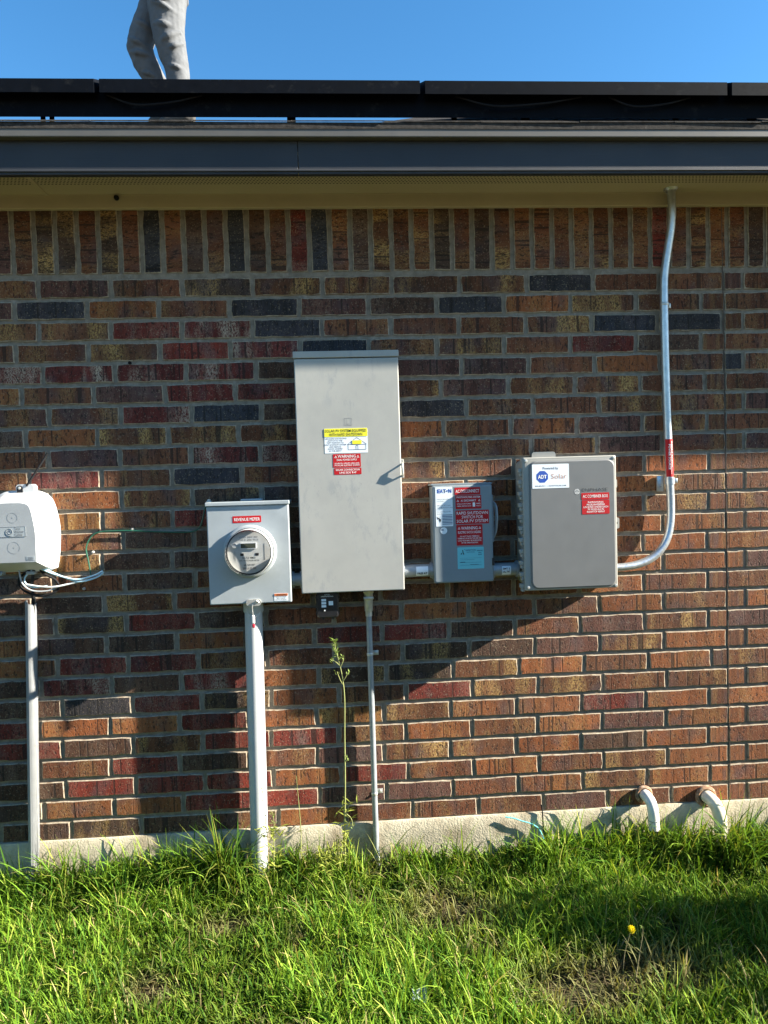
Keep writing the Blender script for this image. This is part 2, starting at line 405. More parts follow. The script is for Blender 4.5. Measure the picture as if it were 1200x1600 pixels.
def rule(parent, rects, y, mat, name='printed_line'):
    bm = BM()
    for x0, x1, z0, z1 in rects:
        vs = [bm.verts.new((x, y, z)) for x, z in ((x0, z0), (x1, z0), (x1, z1), (x0, z1))]; bm.faces.new(vs)
    me = bpy.data.meshes.new(name); bm.to_mesh(me); bm.free(); return link(name, me, mat, parent)
def tri_sign(bm, x, z, s):
    a, b = 1.0, 0.62
    pts = [(x, z + s), (x - s * .95, z - s * .7), (x + s * .95, z - s * .7)]
    inn = [(x, z + s * .55), (x - s * .55, z - s * .45), (x + s * .55, z - s * .45)]
    V = [bm.verts.new((p[0], 0, p[1])) for p in pts]; W = [bm.verts.new((p[0], 0, p[1])) for p in inn]
    for k in range(3): bm.faces.new((V[k], V[(k + 1) % 3], W[(k + 1) % 3], W[k]))
def warn_tri(parent, y, spots, mat='white_print'):
    bm = BM()
    for x, z, s in spots: tri_sign(bm, x, z, s)
    for v in bm.verts: v.co.y = y
    me = bpy.data.meshes.new('warning_triangle'); bm.to_mesh(me); bm.free(); return link('warning_triangle', me, mat, parent)

# ------------------------------------------------------------------ ground
GZ = -0.19
def ground_h(x, y): return GZ + 0.012 * noise.noise(Vector((x * 2.1, y * 2.1, 3.0))) + 0.010 * noise.noise(Vector((x * 6, y * 6, 1.0)))
bm = BM()
xs = sorted(set([-300, -100, -40, -15, -6] + list(np.linspace(-3, 6, 91)) + [8, 15, 40, 100, 300]))
ys = sorted(set([-300, -100, -40, -15, -7] + list(np.linspace(-5, 0.1, 52)) + [1, 10, 40, 100, 300]))
gv = [[bm.verts.new((x, y, ground_h(x, y))) for x in xs] for y in ys]
for j in range(len(ys) - 1):
    for i in range(len(xs) - 1): bm.faces.new((gv[j][i], gv[j][i + 1], gv[j + 1][i + 1], gv[j + 1][i]))
g = obj('ground', bm, 'soil', None, True); g['kind'] = 'structure'

# ------------------------------------------------------------------ house
HX0, HX1, HY1 = -2.6, 5.6, 7.4
house = thing('brick_house', (1.2, 0, GZ), 'red and brown brick house wall with dark eaves and tan soffit', 'house')
P_, H_ = 0.254, 0.0762
ZT = 27 * H_                                  # underside of the soldier course
CJ = 2.535                                    # expansion joint
bm = BM(); box(bm, HX0, HX1, 0.006, HY1, -0.003, 2.42)
wall = obj('brick_wall', bm, 'mortar', house)
bm = BM(); pts = spline([(CJ - 0.006, 0.002, 2.295), (CJ + .001, 0.002, 1.4), (CJ + 0.008, 0.002, 0.0)], 12); tube(bm, pts, 0.0019, 6)
obj('expansion_joint', bm, 'caulk', wall)

# one brick: slightly ragged outline, rounded arris smeared with mortar; a few variants share their meshes
def brick_mesh(L, Hh, seed):
    r = random.Random(seed); nx, nz = 7, 3
    def jt(a): return r.uniform(-a, a)
    o = []
    for k in range(nx): o.append((-L / 2 + L * k / nx, -Hh / 2))
    for k in range(nz): o.append((L / 2, -Hh / 2 + Hh * k / nz))
    for k in range(nx): o.append((L / 2 - L * k / nx, Hh / 2))
    for k in range(nz): o.append((-L / 2, Hh / 2 - Hh * k / nz))
    o = [(x + jt(.0020), z + jt(.0017)) for x, z in o]
    corner = {0, nx, nx + nz, 2 * nx + nz}
    def inset(d):
        q = []
        for i, (x, z) in enumerate(o):
            dd = d * r.uniform(0.6, 1.5) * (1.25 if i in corner else 1)
            q.append((x - math.copysign(min(dd, abs(x)), x) if abs(abs(x) - L / 2) < .003 else x, z - math.copysign(dd, z) if abs(abs(z) - Hh / 2) < .003 else z))
        return q
    bm = BM()
    rings = [(o, .012), (o, .0020), (inset(.0023), 0.0)]
    R = [[bm.verts.new((x, y, z)) for x, z in q] for q, y in rings]
    n = len(o)
    for a, b in zip(R, R[1:]):
        for k in range(n):
            f = bm.faces.new((a[k], a[(k + 1) % n], b[(k + 1) % n], b[k])); f.material_index = 1
    f = bm.faces.new(R[-1][::-1]); f.material_index = 0
    bmesh.ops.recalc_face_normals(bm, faces=bm.faces[:])
    if f.normal.y > 0: bmesh.ops.reverse_faces(bm, faces=bm.faces[:])
    me = bpy.data.meshes.new('brick'); bm.to_mesh(me); bm.free()
    me.materials.append(M['brick_tan']); me.materials.append(M['smear']); return me
BL, BH = 0.240, 0.0635
BR = [brick_mesh(BL, BH, 100 + k) for k in range(10)]
PAL = {'o': ((.225, .074, .026), 0.32), 'b': ((.150, .054, .026), 0.35), 'r': ((.150, .026, .017), 0.2), 'd': ((.036, .034, .038), 0.04),
       'k': ((.084, .041, .025), 0.15), 'p': ((.112, .047, .034), 0.12), 't': ((.140, .055, .026), 1.0), 'm': ((.140, .027, .020), 0.9),
       'y': ((.225, .092, .028), 1.0), 'q': ((.076, .043, .027), 0.9)}
ROWS = {1: 'bpbqttttdbb|pt', 2: 'pdobdpkdotb|bb', 3: 'ttrmdbbbtdd|bb', 4: 'bbtrmdbtbrk|bb', 5: 'mmmmkbppbob|dt', 6: 'obpmrbtpttb|db',
        7: 'bbmdkbdbbtb|bp', 8: 'kotttbobopt|pb', 9: 'tpbmmbbbtpb|bp', 10: 'tmtdbbtbbbo|bt', 11: 'ootqkbbooot|bt', 12: 'oytrkbbobbt|bt',
        13: 'bbkkkbbbooo|bb', 14: 'oykkkbbobbo|bo', 15: 'kbkbkkbbboo|op', 16: 'kktbbkbbbob|ob', 17: 'kqrkbbobbot|bo', 18: 'okkobrrkbpt|op',
        19: 'orrbbbqkpto|bo', 20: 'kmkmoqqtoto|pt', 21: 'kdrqobrttbt|ob', 22: 'rooroytooro|bo', 23: 'rktrrtotopo|op', 24: 'kbrkbpttoko|ob',
        25: 'krrrorbobto|oo', 26: 'koorrppboto|ob', 27: 'kqkbobbbpbo|bb'}
OFF = [-.006, -.013, -.013, -.015, -.005, -.002, .009, .004, 0, .011, -.001, .007, -.002, 0, -.003, .001, -.003, .002, -.004, .014, .005, .001, 0, -.003, .004, .002, .017]
HID = [(0.91, 1.26, 0.91, 1.74), (0.59, 0.86, 0.88, 1.22), (1.40, 1.60, 0.93, 1.27), (1.72, 2.02, 0.90, 1.35), (-.2, -0.0, 1.02, 1.29)]
rb = random.Random(5)
def place_brick(name, xc, zc, L, code, Hh=BH, vert=False):
    o = bpy.data.objects.new(name, rb.choice(BR)); COL.objects.link(o); o.parent = wall
    rv = root_of(wall)
    o.location = (xc - rv.x, rb.uniform(-.0012, .0012) - rv.y, zc - rv.z)
    o.scale = (L / BL, 1, Hh / BH)
    o.rotation_euler = (rb.gauss(0, .0035), (math.pi / 2 if vert else 0) + rb.gauss(0, .003), rb.gauss(0, .0028))
    c, a = PAL[code]; k = rb.uniform(.72, 1.05); t = rb.uniform(-.06, .06)
    o.color = (c[0] * k * (1 + t), c[1] * k, c[2] * k * (1 - t), min(1, a * rb.uniform(.7, 1.2)))
    o.material_slots[0].link = 'OBJECT'; o.material_slots[0].material = M['brick_pale' if code in 'mpkdr' else 'brick_tan']
    return o
cells = []; far = []
for r in range(1, 28):
    zc = (27 - r + .5) * H_; odd = r % 2; off = OFF[r - 1] + (0 if odd else .68 * P_)
    left, right = ROWS[r].split('|')
    for i, ch in enumerate(left):                    # bricks -1 .. 9 as far as the expansion joint
        x0 = (i - 1 if odd else i - 1) * P_ + off - (0 if odd else P_); x1 = x0 + P_
        cells.append(('brick', x0, min(x1, CJ + .0045), zc, ch, r))
    x1e = (9 * P_ + off) if not odd else None
    if not odd: cells.append(('cut_brick', 9 * P_ + off, CJ + .0045, zc, left[-1] if rb.random() < .5 else 'b', r))
    # right of the joint
    if odd: cells.append(('cut_brick', CJ - .0035, CJ + .074, zc, right[0], r)); xs_ = CJ + .074
    else: xs_ = CJ - .0035
    cells.append(('brick', xs_, xs_ + P_, zc, right[1], r)); xs_ += P_
    while xs_ < HX1 - .02: far.append((xs_, min(xs_ + P_, HX1), zc)); xs_ += P_
    xl = (-P_ + off if odd else -2 * P_ + off)
    while xl > HX0 + .02: far.append((max(xl - P_, HX0), xl, zc)); xl -= P_
# fix the index of even rows: their first brick starts one pitch further left than odd rows
def vis(c):
    _, x0, x1, zc, _, _ = c
    ww = min(x1, 2.74) - max(x0, -.27)
    if ww <= 0: return 0
    a = ww
    for hx0, hx1, hz0, hz1 in HID:
        if hz0 - .01 < zc < hz1 + .01: a -= max(0, min(x1, hx1) - max(x0, hx0))
    return a
full = sorted([c for c in cells if c[0] == 'brick'], key=vis, reverse=True)
keep = [c for c in full[:300] if vis(c) > .004]
kept = set(map(id, keep))
for c in cells:
    if c[0] == 'cut_brick' or id(c) in kept:
        L = c[2] - c[1] - .014
        if L > .012: place_brick(c[0], (c[1] + c[2]) / 2, c[3], L, c[4])
    else: far.append((c[1], c[2], c[3], c[4]))
# soldier course under the eaves
SOLD = 'pbqqbqbdbkbdkbrdbktbtqbktbbbbttbrbtobk'
sx0 = -0.089; pitch = 0.0754
for k, ch in enumerate(SOLD):
    x0 = sx0 + (k - 1) * pitch
    place_brick('soldier_brick', x0 + pitch / 2, ZT + 0.012 + .121, .236, ch, Hh=.0605, vert=True)
far_s = [sx0 + (len(SOLD) - 1 + k) * pitch for k in range(40) if sx0 + (len(SOLD) + k) * pitch < HX1] + [sx0 - (k + 2) * pitch for k in range(34)]
# the wall beyond the frame: the same bricks joined into one mass
bm = BM(); lay = bm.loops.layers.float_color.new('Col')
def far_brick(x0, x1, z0, z1, code):
    a, b_, c, d = x0 + .007, x1 - .007, z0, z1
    y = rb.uniform(-.001, .001); e = .003
    A = [bm.verts.new(p) for p in ((a, .012, c), (b_, .012, c), (b_, .012, d), (a, .012, d))]
    B = [bm.verts.new(p) for p in ((a, y + .002, c), (b_, y + .002, c), (b_, y + .002, d), (a, y + .002, d))]
    Cc = [bm.verts.new(p) for p in ((a + e, y, c + e), (b_ - e, y, c + e), (b_ - e, y, d - e), (a + e, y, d - e))]
    fs = []
    for q, s in ((A, B), (B, Cc)):
        for k in range(4): f = bm.faces.new((q[k], q[(k + 1) % 4], s[(k + 1) % 4], s[k])); f.material_index = 1; fs.append(f)
    fs.append(bm.faces.new(Cc)); co, al = PAL[code]; k = rb.uniform(.8, 1.2)
    for f in fs:
        for l in f.loops: l[lay] = (co[0] * k, co[1] * k, co[2] * k, al)
for q in far:
    if q[1] - q[0] > .03: far_brick(q[0], q[1], q[2] - BH / 2, q[2] + BH / 2, q[3] if len(q) > 3 else rb.choice('oobbrdkptttm'))
for x in far_s: far_brick(x - .003, x + pitch + .003, ZT + .012, ZT + .248, rb.choice('oobbrdkptttm'))
fo = obj('bricks_beyond', bm, ['brick_far', 'smear'], wall); fo['kind'] = 'stuff'

# foundation
bm = BM()
nx = 160
rows_f = [(-.006, .004), (-.010, -.004), (-.012, -.05), (-.013, -.12), (-.014, -.45)]
pv = None
for j, (yy, zz) in enumerate(rows_f):
    cur = []
    for i in range(nx + 1):
        x = HX0 + (HX1 - HX0) * i / nx
        cur.append(bm.verts.new((x, yy + .0025 * noise.noise(Vector((x * 5, zz * 20, 2))), zz + (.0025 * noise.noise(Vector((x * 9, 4, j))) if j < 2 else 0))))
    if pv:
        for i in range(nx): bm.faces.new((pv[i], pv[i + 1], cur[i + 1], cur[i]))
    else:
        bk = [bm.verts.new((v.co.x, .02, v.co.z)) for v in cur]
        for i in range(nx): bm.faces.new((bk[i], bk[i + 1], cur[i + 1], cur[i]))
    pv = cur
obj('foundation', bm, 'concrete', house, True)

# eaves: frieze, soffit, fascia, trim
bm = BM(); box(bm, HX0 - .3, HX1 + .3, -.019, .004, 2.296, 2.347, .003); obj('frieze_board', bm, 'tan_trim', house)
sof = None
sx = [HX0 - .3, -1.72, .045, 1.85 + 1.78, HX1 + .3]
bm = BM(); box(bm, HX0 - .3, HX1 + .3, -.30, .004, 2.352, 2.366); sof = obj('soffit', bm, 'tan_trim', house)
for k in range(4):
    bm = BM(); box(bm, sx[k] + .002, sx[k + 1] - .002, -.292, -.003, 2.345, 2.3525, .001, 1); obj('soffit_panel', bm, 'soffit', sof)
bm = BM(); box(bm, .038, .052, -.292, -.019, 2.3415, 2.3455, .001, 1); obj('joint_strip', bm, 'tan_trim', sof)
bm = BM(); box(bm, HX0 - .3, HX1 + .3, -.020, -.008, 2.3405, 2.3455, .001, 1); obj('soffit_channel', bm, 'tan_trim', sof)
# fascia boards butt at a joint
for a, b_ in ((HX0 - .3, .948), (.9495, HX1 + .3)):
    bm = BM(); box(bm, a, b_, -.305, -.285, 2.292, 2.40, .0025); obj('fascia_board', bm, 'fascia', house)
bm = BM()
q_ = [[bm.verts.new((x, y, z)) for x in np.linspace(HX0 - .3, HX1 + .3, 60)] for y, z in ((-.3045, 2.309), (-.310, 2.304), (-.310, 2.301), (-.3045, 2.299))]
for a, b_ in zip(q_, q_[1:]):
    for i in range(59): bm.faces.new((a[i], a[i + 1], b_[i + 1], b_[i]))
obj('drip_lip', bm, 'fascia', house)
bm = BM(); box(bm, HX0 - .3, HX1 + .3, -.333, -.3055, 2.397, 2.444, .003); obj('trim_board', bm, 'trim_grey', house)

# roof: slope with a slow swell towards the right
def sstep(a, b, x): t = min(1, max(0, (x - a) / (b - a))); return t * t * (3 - 2 * t)
SL = .488
def roof_z(x, y):
    z = 2.437 + SL * (min(y, 3.62) + .345) - SL * max(0, y - 3.62)
    return z + .085 * sstep(1.1, 2.0, x) * sstep(0.2, 2.6, y) + .003 * noise.noise(Vector((x * 1.7, y, 8)))
bm = BM(); ysr = list(np.linspace(-.335, 3.62, 24)) + [4.5, 6, HY1 + .3]; xsr = np.linspace(HX0 - .35, HX1 + .35, 90)
R = [[bm.verts.new((x, y, roof_z(x, y))) for x in xsr] for y in ysr]
R2 = [[bm.verts.new((v.co.x, v.co.y, v.co.z - .02)) for v in row] for row in R]
for j in range(len(ysr) - 1):
    for i in range(len(xsr) - 1):
        bm.faces.new((R[j][i], R[j][i + 1], R[j + 1][i + 1], R[j + 1][i])); bm.faces.new((R2[j][i], R2[j + 1][i], R2[j + 1][i + 1], R2[j][i + 1]))
for i in range(len(xsr) - 1): bm.faces.new((R[0][i], R2[0][i], R2[0][i + 1], R[0][i + 1])); bm.faces.new((R[-1][i], R[-1][i + 1], R2[-1][i + 1], R2[-1][i]))
roof = obj('roof', bm, 'roof_shingle', house)
xx = -1.2; rs = random.Random(8)
while xx < 3.9:                                        # the shingle tabs along the eave
    wd = rs.uniform(.29, .33); lift = rs.uniform(.0, .0025) + (.002 if rs.random() < .25 else 0)
    bm = BM(); q = []
    for x in (xx, xx + wd - .004):
        for y, dz in ((-.337 - rs.uniform(0, .003), lift), (-.15, .004)):
            q.append((x, y, roof_z(x, y) + dz))
    top = [bm.verts.new((x, y, z + .004)) for x, y, z in q]; bot = [bm.verts.new((x, y, z)) for x, y, z in q]
    for f in ((0, 1, 3, 2),): bm.faces.new([top[i] for i in f]); bm.faces.new([bot[i] for i in f][::-1])
    for a, b_ in ((0, 2), (2, 3), (3, 1), (1, 0)): bm.faces.new((top[a], top[b_], bot[b_], bot[a]))
    obj('shingle', bm, 'roof_shingle', roof); xx += wd
bm = BM(); lathe(bm, .289, 2.332, [(.009, -.019), (.009, -.026), (.005, -.036)], 10); obj('cable_clip', bm, 'black_rubber', house)

# ------------------------------------------------------------------ solar panels on the roof
def pz(y, h): return 2.456 + SL * (y + .35) + h
PVX = [-.83, .276, 1.380, 2.479, 3.578]
names = ['dark solar panel at the left end of the roof row, above the white box', 'dark solar panel above the meter, between the two left gaps',
         'dark solar panel above the disconnect and combiner boxes', 'dark solar panel at the right end of the row, above the corner']
for k in range(4):
    x0, x1 = PVX[k] + .009, PVX[k + 1] - .009
    Y0, Y1 = -.15, 1.40; cy = math.cos(math.atan(SL))
    t = thing('solar_panel', ((x0 + x1) / 2, Y0, pz(Y0, .077)), names[k], 'solar panel', 'solar panels along the eave')
    def slab(bm, xa, xb, ya, yb, h0, h1):
        vs = [bm.verts.new((x, y, pz(y, h))) for x in (xa, xb) for y in (ya, yb) for h in (h0, h1)]
        for q in ((0, 1, 3, 2), (4, 6, 7, 5), (0, 4, 5, 1), (2, 3, 7, 6), (0, 2, 6, 4), (1, 5, 7, 3)): bm.faces.new([vs[i] for i in q])
    bm = BM()
    slab(bm, x0, x1, Y0, Y0 + .012, .077, .122); slab(bm, x0, x1, Y1 - .012, Y1, .077, .122)
    slab(bm, x0, x0 + .012, Y0 + .012, Y1 - .012, .077, .122); slab(bm, x1 - .012, x1, Y0 + .012, Y1 - .012, .077, .122)
    slab(bm, x0 + .012, x1 - .012, Y0 + .012, Y0 + .036, .077, .080)
    obj('frame', bm, 'pv_frame', t)
    bm = BM(); slab(bm, x0 + .012, x1 - .012, Y0 + .012, Y1 - .012, .115, .120); obj('glass', bm, 'pv_cells', t)
    bm = BM(); slab(bm, x0 + .012, x1 - .012, Y0 + .012, Y1 - .012, .108, .1145); obj('backsheet', bm, 'pv_back', t)
    bm = BM(); slab(bm, x0 + .48, x0 + .60, .62, .74, .085, .107); obj('junction_box', bm, 'black', t)
for nm, ya, yb, h0, lab in (('front', -.10, -.065, -.003, 'black mounting rail under the front edge of the solar panels'), ('rear', 1.10, 1.135, .036, 'black mounting rail under the back of the solar panels')):
    t = thing('mounting_rail', (1.3, ya, pz(ya, h0)), lab, 'rail', 'solar mounting rails')
    bm = BM()
    def slab2(xa, xb, y0, y1, a, b_):
        vs = [bm.verts.new((x, y, pz(y, h))) for x in (xa, xb) for y in (y0, y1) for h in (a, b_)]
        for q in ((0, 1, 3, 2), (4, 6, 7, 5), (0, 4, 5, 1), (2, 3, 7, 6), (0, 2, 6, 4), (1, 5, 7, 3)): bm.faces.new([vs[i] for i in q])
    slab2(-.85, 3.6, ya, yb, h0, .0765); obj('rail_bar', bm, 'pv_frame', t)
    for x in (.055, .085, .905, 1.75, 2.6) if nm == 'front' else (-.7, 1.7, 2.9):
        bm = BM(); slab2(x, x + (.012 if x < .2 else .03), ya + .036, ya + .05, -.035, .05); obj('mounting_foot', bm, 'pv_frame', t)

for k, (xa, xb) in enumerate(((.30, .62), (1.50, 1.95), (2.05, 2.35))):
    bm = BM(); tube(bm, spline([(xa, -.12, pz(-.12, .07)), (xa + (xb - xa) * .3, -.125, pz(-.12, .035)), (xa + (xb - xa) * .7, -.125, pz(-.12, .045)), (xb, -.12, pz(-.12, .07))], 6), .0035, 6)
    tag(obj('panel_lead', bm, 'black_rubber', None, True), ('black lead sagging under the second solar panel', 'longer black lead sagging under the third solar panel', 'black lead under the right half of the third solar panel')[k], 'cable', 'leads under the solar panels')
# ------------------------------------------------------------------ worker on the roof
def fused(name, build, mat, parent, voxel=.014, disp=0.0, smooth_it=4):
    bm = BM(); build(bm); bmesh.ops.recalc_face_normals(bm, faces=bm.faces[:])
    me = bpy.data.meshes.new(name + '_src'); bm.to_mesh(me); bm.free()
    o = bpy.data.objects.new(name, me); COL.objects.link(o)
    r = o.modifiers.new('r', 'REMESH'); r.mode = 'VOXEL'; r.voxel_size = voxel
    s = o.modifiers.new('s', 'SMOOTH'); s.iterations = smooth_it; s.factor = .5
    if disp:
        tx = bpy.data.textures.new('folds', 'CLOUDS'); tx.noise_scale = .09; tx.noise_depth = 2
        d = o.modifiers.new('d', 'DISPLACE'); d.texture = tx; d.strength = disp; d.texture_coords = 'GLOBAL'
    bpy.context.view_layer.update()
    me2 = bpy.data.meshes.new_from_object(o.evaluated_get(bpy.context.evaluated_depsgraph_get()))
    bpy.data.objects.remove(o); bpy.data.meshes.remove(me); me2.materials.clear()
    return link(name, me2, mat, parent, True)
PY = 3.1
pr = thing('person', (-.13, PY, roof_z(-.13, PY)), 'person in grey work trousers stepping to the left on the roof', 'person')
RZ = roof_z(-.13, PY)
def P3(x, z, dy=0): return Vector((x, PY + dy, z))
def legs(bm):
    # bent forward leg (far side), straight rear leg (near side), seat
    tube(bm, [P3(-.24, 5.14, .06), P3(-.30, 5.00, .07), P3(-.365, 4.86, .06), P3(-.395, 4.74, .05), P3(-.365, 4.64, .06), P3(-.30, 4.52, .08), P3(-.245, 4.42, .10), P3(-.20, 4.28, .11), P3(-.185, 4.235, .11)],
         [.115, .112, .105, .100, .094, .084, .078, .074, .074], 18, sx=1.0, sy=.95)
    tube(bm, [P3(-.13, 5.16, -.06), P3(-.145, 5.0, -.08), P3(-.145, 4.85, -.085), P3(-.135, 4.72, -.085), P3(-.115, 4.62, -.08), P3(-.09, 4.5, -.07), P3(-.08, 4.36, -.06), P3(-.075, 4.23, -.06)],
         [.148, .146, .132, .118, .108, .092, .086, .086], 18, sx=1.0, sy=.92)
    rf = random.Random(4)                                # slack folds in the cloth, slanting across thigh, knee and hem
    for (xa, za), (xb, zb), dy, rr_ in (((-.27, 5.05), (-.06, 4.93), -.205, .020), ((-.25, 4.96), (-.05, 4.86), -.200, .016), ((-.24, 4.80), (-.06, 4.76), -.185, .017), ((-.03, 4.74), (-.21, 4.66), -.175, .020),
            ((-.02, 4.66), (-.16, 4.60), -.165, .016), ((-.17, 4.52), (-.01, 4.47), -.140, .015), ((0, 4.40), (-.15, 4.34), -.130, .016), ((-.14, 4.28), (0, 4.25), -.130, .014),
            ((-.47, 4.78), (-.31, 4.70), -.035, .016), ((-.46, 4.68), (-.29, 4.64), -.025, .018), ((-.40, 4.55), (-.24, 4.50), .010, .015), ((-.42, 4.92), (-.27, 4.84), -.030, .016), ((-.32, 4.40), (-.18, 4.36), .035, .014)):
        rr_ *= 1.3; p0, p1 = P3(xa, za, dy + .03), P3(xb, zb, dy + .04); mid = (p0 + p1) / 2 + Vector((0, -.050, -.010))
        tube(bm, spline([p0, mid, p1], 5), [rr_ * (.4 + .6 * math.sin(math.pi * i / 10)) for i in range(11)], 8)
    tube(bm, [P3(-.19, 5.02, 0), P3(-.16, 5.10, 0), P3(-.16, 5.22, 0), P3(-.17, 5.28, 0)], [.12, .165, .16, .15], 18, sx=1.0, sy=1.05)
fused('trousers', legs, 'trouser', pr, .008, .012, 2)
bm = BM()
for a, b_, c in (((-.215, 5.06), (-.085, 5.075), .012), ((-.205, 4.96), (-.09, 4.975), .003)):
    p0, p1 = P3(a[0], a[1], -.232), P3(b_[0], b_[1], -.226)
    vs = [bm.verts.new(q) for q in (p0, p1, p1 + Vector((0, -.004, -.035)), p0 + Vector((0, -.004, -.035)))]; bm.faces.new(vs)
bmesh.ops.solidify(bm, geom=bm.faces[:], thickness=.006)
obj('pocket_flap', bm, 'trouser', pr)
def upper(bm):
    tube(bm, [P3(-.17, 5.24, 0), P3(-.19, 5.36, 0), P3(-.22, 5.50, 0), P3(-.24, 5.62, 0), P3(-.25, 5.70, 0), P3(-.25, 5.76, 0)], [.145, .15, .165, .165, .12, .06], 18, sx=.85, sy=1.15, ref=Vector((1, 0, 0)))
    tube(bm, [P3(-.25, 5.74, 0), P3(-.27, 5.84, 0), P3(-.29, 5.92, 0), P3(-.29, 6.00, 0), P3(-.28, 6.05, 0)], [.055, .075, .095, .085, .03], 16)
    tube(bm, [P3(-.38, 5.91, 0), P3(-.40, 5.885, 0)], [.02, .012], 8)
    for s in (-1, 1):
        e = P3(-.24, 5.42, .24 * s); h = P3(-.42, 5.28, .2 * s)
        tube(bm, [P3(-.25, 5.67, .16 * s), P3(-.25, 5.62, .2 * s), e, (e + h) / 2, h], [.06, .058, .047, .042, .03], 12)
        for k in range(5):
            d = Vector((-.09, (k - 2) * .016 * s, -.02 - .006 * k)) if k < 4 else Vector((-.05, -.03 * s, .03))
            tube(bm, [h, h + d * .5 + Vector((-.01, 0, .002)), h + d + Vector((0, 0, -.015))], [.014, .010, .008], 8)
    for sx_, sy_ in ((-.185, .11), (-.075, -.06)):      # ankles run down into the shoes
        tube(bm, [P3(sx_, 4.34, sy_), P3(sx_, RZ + .09, sy_)], .045, 10)
body = fused('body', upper, 'shirt', pr, .012, .008, 2)
body.data.materials.append(M['skin']); body.data.materials.append(M['hair'])
rz0 = root_of(pr)
for p in body.data.polygons:
    c = p.center + rz0
    if c.z > 5.97 or (c.z > 5.88 and c.x > -.27): p.material_index = 2
    elif c.z > 5.77 or (abs(c.y - PY) > .14 and c.z < 5.40 and c.x < -.25): p.material_index = 1
for sx_, sy_ in ((-.185, .11), (-.06, -.06)):
    def shoe(bm):
        z0 = roof_z(sx_, PY + sy_)
        tube(bm, [P3(sx_ + .09, z0 + .05, sy_), P3(sx_ + .04, z0 + .06, sy_), P3(sx_ - .05, z0 + .055, sy_), P3(sx_ - .14, z0 + .04, sy_), P3(sx_ - .18, z0 + .03, sy_)], [.035, .055, .052, .042, .02], 12, sx=.85, sy=1)
        tube(bm, [P3(sx_ + .02, z0 + .04, sy_), P3(sx_ + .01, z0 + .13, sy_)], [.05, .055], 12)
    fused('shoe', shoe, 'shoe', pr, .01, 0, 2)

# ------------------------------------------------------------------ telecom box at the left
cx = -.085
nid = thing('telecom_box', (cx, 0, 1.01), 'rounded white plastic telecom box on the wall at the left edge', 'utility box')
def half(pts):
    q = [(x, 0, z) for x, z in pts]; s = spline(q, 4); rgt = [(cx + p.x, p.z) for p in s]
    lft = [(cx - p.x, p.z) for p in reversed(s[1:-1])]
    return rgt + lft
base_o = half([(0, 1.300), (.05, 1.297), (.088, 1.274), (.106, 1.228), (.116, 1.16), (.113, 1.09), (.104, 1.03), (.095, 1.013), (.05, 1.010), (0, 1.010)])
rim_o = half([(0, 1.293), (.048, 1.290), (.084, 1.268), (.101, 1.225), (.110, 1.16), (.107, 1.09), (.098, 1.034), (.090, 1.018), (.05, 1.016), (0, 1.016)])
mid_o = half([(0, 1.285), (.046, 1.282), (.079, 1.262), (.094, 1.22), (.101, 1.16), (.099, 1.09), (.094, 1.040), (.088, 1.028), (.05, 1.027), (0, 1.027)])
frt_o = half([(0, 1.262), (.040, 1.260), (.064, 1.246), (.075, 1.20), (.081, 1.15), (.081, 1.10), (.080, 1.055), (.077, 1.047), (.045, 1.047), (0, 1.047)])
inn_o = half([(0, 1.258), (.039, 1.256), (.061, 1.243), (.071, 1.20), (.077, 1.15), (.077, 1.10), (.076, 1.057), (.073, 1.051), (.045, 1.051), (0, 1.051)])
bm = BM(); loft(bm, [(base_o, 0), (base_o, -.034), (rim_o, -.038), (rim_o, -.0385)]); obj('base', bm, 'white_plastic', nid, True)
bm = BM(); loft(bm, [(rim_o, -.0386), (rim_o, -.0425)]); obj('seam', bm, 'black_rubber', nid, True)
bm = BM(); loft(bm, [(base_o, -.0428), (base_o, -.046), (rim_o, -.052), (mid_o, -.085), (frt_o, -.120), (inn_o, -.1245)]); cov = obj('cover', bm, 'white_plastic', nid, True)
ring = [(cx + (x - cx) * .995, 1.155 + (z - 1.155) * .995) for x, z in inn_o]
bm = BM(); loft(bm, [(ring, -.1242), (ring, -.1252)]); obj('front_face', bm, 'grey_plastic', cov)
bm = BM(); loft(bm, [(rrect(cx - .012, cx + .050, 1.283, 1.322, .012, 6), -.02), (rrect(cx - .012, cx + .050, 1.283, 1.322, .012, 6), -.052)]); obj('hanger_tab', bm, 'white_plastic', nid, True)
bm = BM(); loft(bm, [(rrect(cx - .008, cx + .012, 1.284, 1.318, .0095, 6), -.05), (rrect(cx - .008, cx + .012, 1.284, 1.318, .0095, 6), -.055)]); lt = obj('latch', bm, 'black', nid, True)
bm = BM(); lathe(bm, cx + .002, 1.309, [(.005, -.055), (.005, -.0585), (.002, -.0595)], 12); obj('screw', bm, 'steel', lt)
for zc, rr in ((1.207, .018), (1.103, .021)):
    bm = BM()
    for ra, rb_ in ((rr, rr - .0018), (.0022, .0001)):
        n = 28; A = [bm.verts.new((cx + .004 + ra * math.cos(2 * math.pi * k / n), -.1257, zc + ra * math.sin(2 * math.pi * k / n))) for k in range(n)]
        B = [bm.verts.new((cx + .004 + rb_ * math.cos(2 * math.pi * k / n), -.1257, zc + rb_ * math.sin(2 * math.pi * k / n))) for k in range(n)]
        for k in range(n): bm.faces.new((A[k], A[(k + 1) % n], B[(k + 1) % n], B[k]))
    obj('moulded_ring', bm, 'grey_plastic', cov)
pl = sticker(cov, 'logo_plate', cx - .052, cx + .046, 1.140, 1.176, -.1253, 'meter_paint')
rule(pl, [(cx - .052, cx + .046, 1.1745, 1.176), (cx + .0445, cx + .046, 1.140, 1.176), (cx - .052, cx + .046, 1.140, 1.141)], -.1263, 'ink_grey', 'plate_edge')
